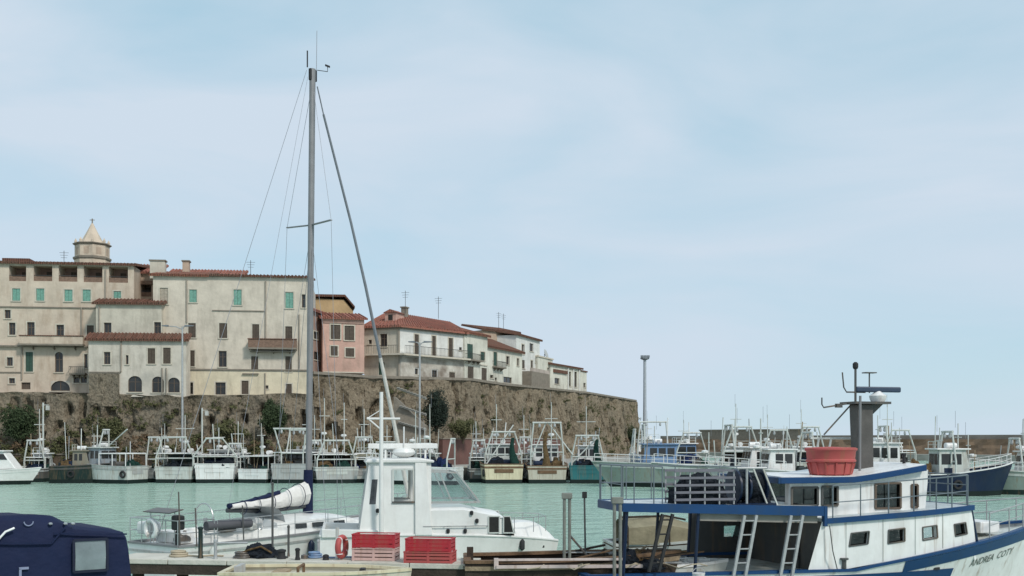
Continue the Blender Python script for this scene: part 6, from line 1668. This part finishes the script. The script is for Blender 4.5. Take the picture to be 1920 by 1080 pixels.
for i in range(NX + 5):
    k = min(i, NX) / NX; x = xs0 + (xs1 - xs0) * k; z = pz_(x); rnd_end = max(0, i - NX) / 4
    ring = []
    for j, (y, f_) in enumerate(base):
        zz = .85 + (z - .85) * f_
        cre = noise.noise(Vector((x * 1.1, y * 1.3 + zz * 1.6, 2.0))) * .03 + noise.noise(Vector((x * 3.4 + zz * 2.2, y * 3, 7.0))) * .014
        sag = -.022 * abs(math.sin(x * 2.6)) if y > .1 else 0
        xo = x + (xe - x) * math.sin(rnd_end * math.pi / 2) * (1 - .75 * f_ ** 3) if rnd_end else x
        dz_ = -.10 * rnd_end ** 2 * f_
        ring.append((xo, y + (cre if y < .1 else cre * .2), zz + dz_ + (sag + cre * .7 if y > .1 else 0)))
    rings.append(ring)
cn_ = part(nb, "canopy", MB().loft(rings, False), CANVAS_N, True)
part(cn_, "canopy_end", MB().add([tuple(Vector(p) + Vector((.001, 0, 0))) for p in rings[-1]], [tuple(range(len(base)))]), CANVAS_N)
xa_, za_ = nl(141, 1070, -.06); xb_, zb2 = nl(198, 1013, -.06)
wv = []
for i in range(7):
    x = xa_ + (xb_ - xa_) * i / 6; wv.append([(x, -.064 - .006 * math.sin(i * 1.9), za_), (x, -.075 - .008 * math.sin(i * 1.3 + 1), (za_ + zb2) / 2), (x, -.055, zb2)])
part(cn_, "vinyl_window", MB().loft(wv, False), PVC, True)
zp = MB()
zp.bar((xa_ - .02, -.066, za_ - .02), (xb_ + .02, -.066, za_ - .02), .02, .03); zp.bar((xa_ - .02, -.066, zb2 + .02), (xb_ + .02, -.066, zb2 + .02), .02, .03); zp.bar((xa_ - .02, -.07, za_ - .02), (xa_ - .02, -.066, zb2 + .02), .02, .03); zp.bar((xb_ + .02, -.07, za_ - .02), (xb_ + .02, -.066, zb2 + .02), .02, .03)
part(cn_, "window_binding", zp, mat("dark_canvas_tape", (.006, .01, .03), .8))
sm = MB()
for (pa, pb_) in (((-60, 1018), (95, 1018)), ((100, 1000), (236, 1001)), ((95, 1018), (124, 985))): sm.bar((nl(*pa)[0], -.045, nl(*pa)[1]), (nl(*pb_)[0], -.045, nl(*pb_)[1]), .02, .02)
part(cn_, "seam", sm, CANVAS_N)
hs = MB(); a = nl(-4, 1012, -.05); b = nl(10, 997, -.05); c = nl(27, 990, -.05); hs.tube([(a[0], -.06, a[1]), (b[0], -.06, b[1]), (c[0], -.05, c[1])], .014, 8)
part(nb, "hoop_tube", hs, WHITE, True)
bk = MB(); bk0 = MB()
for (x_, y_, w_, h_) in ((54, 978, 16, 12), ):
    p = nl(x_, y_, -.01); bk0.torus((p[0], -.0, p[1]), .055, .008, 'y', 16, 6, 180, 360)
p = nl(38, 1066, -.04); bk.box(p[0] - .015, p[0] + .015, -.05, -.02, p[1] - .1, p[1]).box(p[0] - .015, p[0] + .1, -.05, -.02, p[1] - .015, p[1] + .015)
part(nb, "strap_ring", bk0, mat("webbing_grey", (.22, .25, .36), .8))
part(nb, "strap", bk, mat("webbing_grey", (.22, .25, .36), .8))
lt = MB()
for px in (94, 122, 136): p = nl(px, 982, .02); lt.blob((p[0], .0, p[1]), .03, .03, .02, 1, 8, 5, 0, 1, False)
part(nb, "snap_fastener", lt, STEEL, True)

# ------------------------------------------------------------------ cream dinghy under the jetty edge, bottom
Y = 21.3
df = Frame.span((560, Y), (770, Y))
root = thing("dinghy", "cream dinghy in front of the jetty along the bottom edge", "boat", (gx(408, Y), Y + .75, 0), R(1))
dh = Hull(3.6, 1.6, 1.30, 1.30, .3, .2, .9, .85)
h = part(root, "hull", dh.body(), paint("dinghy_cream", (.62, .58, .47)), True); part(root, "gunwale", dh.gunwale(.08, .05), CREAM); part(root, "deck", dh.deck(.10), paint("dinghy_deck", (.60, .57, .48)))
part(root, "thwart", MB().box(.9, 1.2, -.6, .6, 1.22, 1.27), WOOD_L); part(root, "cleat", MB().box(2.75, 2.85, -.25, .0, 1.24, 1.36), RUBBER); part(root, "stern_hoop", MB().tube([(1.55, -.55, 1.1), (1.55, -.55, 1.42), (1.55, .1, 1.42), (1.55, .1, 1.1)], .03, 8), WOOD, True)
part(root, "outboard_bracket", MB().box(.2, .3, -.3, .3, 1.25, 1.42), GREYP)

# ------------------------------------------------------------------ brown wooden boat with hoop posts
Y = 24.0
wx = gx(868, Y)
root = thing("wooden_boat", "old brown wooden workboat with pale deck rails beside the pilot boat's bow", "boat", (wx, Y + .9, 0), R(3))
whl = Hull(4.7, 1.9, 1.22, 1.36, .6, .4, .88, .9)
h = part(root, "hull", whl.body(), WOOD_DK, True); part(h, "rubbing_strake", whl.band(.86, .94, out=.04, frac=True), WOOD_L, True)
part(root, "gunwale", whl.gunwale(.14, .06), WOOD); part(root, "deck", whl.deck(.2), WOOD)
for k in range(6): part(root, "deck_plank", MB().box(.5, 3.9, -.62 + .21 * k, -.62 + .21 * k + .19, 1.05, 1.075), WOOD)
part(root, "side_plank", MB().box(.7, 4.0, -1.06, -1.0, 1.12, 1.19).box(.65, .75, -1.02, -.9, 1.1, 1.34).box(.75, 3.6, -.98, -.93, 1.28, 1.33), paint("pale_pink_paint", (.62, .52, .48)))
part(root, "oar", MB().tube([(.6, -.75, 1.16), (3.4, -.7, 1.2)], .03, 8).box(3.3, 3.9, -.78, -.62, 1.18, 1.205), WOOD_L)
part(root, "rope_coil", MB().torus((3.6, .2, 1.12), .22, .05, 'z', 20, 6).torus((3.62, .2, 1.19), .19, .05, 'z', 20, 6), ROPE, True)
part(root, "gear_heap", MB().blob((4.0, -.2, 1.12), .42, .5, .28, 4, 18, 7, .5, 2.2), NET_O, True)
part(root, "plank_stack", MB().box(3.0, 4.3, .15, .5, 1.08, 1.2).box(3.1, 4.4, -.3, .1, 1.08, 1.16), WOOD_L)
part(root, "prow_post", MB().box(.05, .2, -.08, .08, 1.1, 1.5), WOOD_DK)
rc = random.Random(12)
for k in range(16):
    x, y = rc.uniform(2.2, 4.6), rc.uniform(-.9, .7); L_ = rc.uniform(.5, 1.5); a = rc.uniform(-.5, .5)
    part(root, "loose_timber", MB().tube([(x, y, 1.1 + .02 * k), (x + L_ * math.cos(a), y + L_ * .3 * math.sin(a), 1.14 + rc.uniform(.0, .38))], rc.uniform(.014, .03), 6), rc.choice((WOOD, WOOD_L, WOOD_DK, GALV)), True)
for k in range(6):
    part(root, "net_heap", MB().blob((rc.uniform(2.6, 4.9), rc.uniform(-.7, .6), 1.02), rc.uniform(.25, .5), rc.uniform(.25, .45), rc.uniform(.18, .42), k + 20, 16, 7, .55, 2.6), rc.choice((NET_O, NET_K, WOOD_DK)), True)
for k in range(5):
    x = rc.uniform(.8, 4.4); part(root, "slack_rope", MB().tube([(x + .25 * i, -.9 + .3 * math.sin(i * 1.3 + k), 1.16 + .06 * math.sin(i * 2 + k)) for i in range(6)], .014, 5), ROPE, True)
def rope_coil(label, px, y, m, n=4, r=.2):
    t = thing("rope_coil", label, "rope", on_jetty(px, y), 0, "ropes lying on the jetty"); part(t, "coil", MB().torus((0, 0, .03), r, .028, 'z', 22, 6).torus((.02, .01, .08), r * .9, .028, 'z', 22, 6).torus((-.01, .0, .13), r * .8, .026, 'z', 22, 6), m, True)
    part(t, "tail", MB().tube([(r, 0, .03), (r + .3, -.12, .025), (r + .55, .05, .025), (r + .9, -.06, .025)], .02, 6), m, True)
rope_coil("hemp rope coil beside the leftmost dark green mooring post", 335, .6, ROPE); rope_coil("dark rope coil between the slim grey post and the bollards", 455, .55, GREYD); rope_coil("blue rope coil by the lifebuoy", 590, .75, LBLUE, r=.15)
t = thing("net_pile", "dark fishing net heaped on the jetty between the post and the bollards", "fishing net", on_jetty(486, .75)); part(t, "mesh", MB().blob((0, 0, -.02), .42, .34, .32, 3, 22, 9, .5, 2.6), NET_K, True); part(t, "float_line", MB().tube([(-.4, -.2, .1), (-.2, -.3, .2), (.1, -.25, .28), (.35, -.2, .12)], .025, 6), NET_O, True)
def hoop(label, px0, px1, ptop, Y, zb, brace=None):
    X0, X1 = gx(px0, Y), gx(px1, Y); zt_ = gz(ptop, Y)
    t = thing("twin_piling", label, "piling", (X0, Y, zb), 0, "twin mooring posts beside the wooden boat"); w = X1 - X0
    for x in (0, w): part(t, "post", MB().tube([(x, 0, 0), (x, 0, zt_ - zb - .05)], .036, 8), mat("weathered_grey_steel", (.22, .23, .20), .7, .2, .3, 5), True)
    part(t, "head", MB().box(-.06, w + .06, -.06, .06, zt_ - zb - .14, zt_ - zb), mat("weathered_grey_steel", (.22, .23, .20)), bevel=.015)
    if brace: part(t, "brace", MB().tube([(w, 0, (zt_ - zb) * .42), (brace, 0, .15)], .025, 6), GREYD, True)
    return t
hoop("twin grey mooring post with slanting brace above the wooden boat's bow", 1058, 1068, 924, 24.6, 1.1, .6)
hoop("twin grey mooring post at the trawler's stern", 1152, 1163, 932, 22.6, .9)
t = thing("marker_pole", "thin dark pole with black tip between the twin mooring posts", "pole", (gx(1098, 25), 25, 1.0)); part(t, "pole", MB().tube([(0, 0, 0), (-.03, 0, gz(925, 25) - 1.0)], .022, 6), GREYD, True); part(t, "tip", MB().box(-.08, .03, -.04, .04, gz(934, 25) - 1, gz(922, 25) - 1), RUBBER)

# khaki covered boat behind the trawler's aft deck
Y = 31.5
root = thing("covered_boat", "small boat under khaki canvas cover behind the trawler's stern", "boat", (gx(1142, Y), Y, 0), R(6))
kh = Hull(3.4, 1.9, .95, 1.15, .5, .3, .92, .9)
h = part(root, "hull", kh.body(), WOOD, True); part(root, "gunwale", kh.gunwale(.1, .06), WHITE_D); part(h, "rubbing_strake", kh.band(.8, .95, out=.03, frac=True), WHITE_D, True)
rings = []
for i in range(11):
    k = i / 10; x = .35 + 2.7 * k; top_ = 1.72 - .05 * math.cos(k * 9) - .45 * max(0, k - .55) ** 1.2 * 2
    rings.append([(x, -1.0 * (1 - .5 * k ** 3), 1.0), (x, -.95 * (1 - .5 * k ** 3), 1.0 + (top_ - 1.0) * .7), (x, -.45, top_ - .03), (x, 0, top_), (x, .45, top_ - .03), (x, .95 * (1 - .5 * k ** 3), 1.0 + (top_ - 1) * .7), (x, 1.0 * (1 - .5 * k ** 3), 1.0)])
cv = part(root, "cover", MB().loft(rings, False), CANVAS_K, True)
part(cv, "ridge_pole", MB().tube([(.2, -.4, 1.74), (1.6, -.42, 1.78), (2.2, -.4, 1.66)], .03, 6), WOOD_DK, True)
for k in (.0, .45, .8): part(cv, "hoop", MB().tube([(.35 + 2.7 * k, -1.03, .95), (.35 + 2.7 * k, -1.0, 1.5 - .3 * k), (.35 + 2.7 * k, -.5, 1.74 - .42 * k * k)], .025, 6), WOOD_DK, True)
# fishing skiff in front of it with boxes
Y = 26.3
root = thing("skiff", "low white and brown skiff loaded with boxes under the trawler's platform", "boat", (gx(1118, Y), Y - .5, 0), R(4))
sh_ = Hull(2.9, 1.5, .95, 1.05, .4, .3, .92, .9)
part(root, "hull", sh_.body(), WHITE_D, True); part(root, "gunwale", sh_.gunwale(.1, .06), WHITE); part(root, "deck", sh_.deck(.15), WOOD)
part(root, "thwart", MB().box(.8, 1.05, -.65, .65, .92, .97).box(1.9, 2.1, -.6, .6, .92, .97), WOOD_L)
def fishbox(label, x, y, z, m, Lb=.6):
    p = Matrix.Translation((gx(1118, Y), Y - .5, 0)) @ Matrix.Rotation(R(4), 4, 'Z') @ Vector((x, y, z))
    t = thing("fish_box", label, "crate", tuple(p), R(4)); part(t, "walls", MB().box(0, Lb, 0, .03, 0, .22).box(0, Lb, .37, .4, 0, .22).box(0, .03, .03, .37, 0, .22).box(Lb - .03, Lb, .03, .37, 0, .22), m, bevel=.006); part(t, "floor", MB().box(.03, Lb - .03, .03, .37, .01, .03), m); part(t, "rim", MB().box(-.02, Lb + .02, -.02, 0.001, .18, .22), m)
fishbox("blue fish box in the low skiff", .75, -.1, .98, LBLUE); fishbox("white fish box on the skiff beside the dark ladder", 1.55, -.45, .86, WHITE, .55); fishbox("second white fish box, right end of the skiff", 2.15, -.3, .92, WHITE, .5)
part(root, "coiled_net", MB().blob((.45, .1, .8), .4, .5, .4, 7, 18, 7, .5, 2.2), NET_O, True)
# blue tarpaulin boat at the bottom edge
Y = 20.5
root = thing("tarpaulin_boat", "boat covered with deep blue tarpaulin at the bottom edge, centre right", "boat", (gx(985, Y), Y, 0), R(-2))
bh = Hull(2.6, 1.5, 1.15, 1.2, .4, .3, .9, .9)
part(root, "hull", bh.body(), NAVY, True); part(root, "gunwale", bh.gunwale(.08, .05), WHITE_D)
rings = []
for i in range(15):
    k = i / 14; x = .05 + 2.45 * k; rings.append([(x, -.78 * (1 - .6 * k ** 4), 1.05), (x, -.7 * (1 - .6 * k ** 4), 1.24 + .02 * math.sin(i)), (x, -.3, 1.30 + .09 * math.exp(-((k - .16) / .12) ** 2) - .08 * k + .015 * math.sin(i * 1.7)), (x, .3, 1.32 - .05 * k + .02 * math.sin(i * 1.3)), (x, .7 * (1 - .6 * k ** 4), 1.24), (x, .78 * (1 - .6 * k ** 4), 1.05)])
tp = part(root, "tarpaulin", MB().loft(rings, False), TARP, True)
part(tp, "lashing", MB().tube([(.5, -.74, 1.26), (.9, -.5, 1.20), (1.4, -.5, 1.20), (1.8, -.72, 1.27)], .016, 6), ROPE, True)
# dark open boat between wooden boat and trawler, bottom
Y = 20.6
root = thing("dark_boat", "dark open boat with pale gunwale at the bottom edge left of the trawler", "boat", (gx(1165, Y), Y + .6, 0), R(3))
ob = Hull(2.4, 1.4, 1.02, 1.06, .4, .2, .9, .9)
part(root, "hull", ob.body(), GREYD, True); part(root, "gunwale", ob.gunwale(.1, .05), WHITE_D); part(root, "deck", ob.deck(.2), WOOD_DK); part(root, "thwart", MB().box(.8, 1.0, -.6, .6, .95, 1.0), WOOD)
root = thing("white_bucket", "white plastic bucket standing by the dark doorway at the bottom edge", "bucket", (gx(1310, 22.3), 22.3, .98)); part(root, "pail", MB().lathe((0, 0, 0), [(.11, 0), (.13, .22), (.135, .24)], 14), WHITE, True); part(root, "handle", MB().torus((0, 0, .22), .13, .008, 'y', 14, 5, 0, 180), STEEL, True)
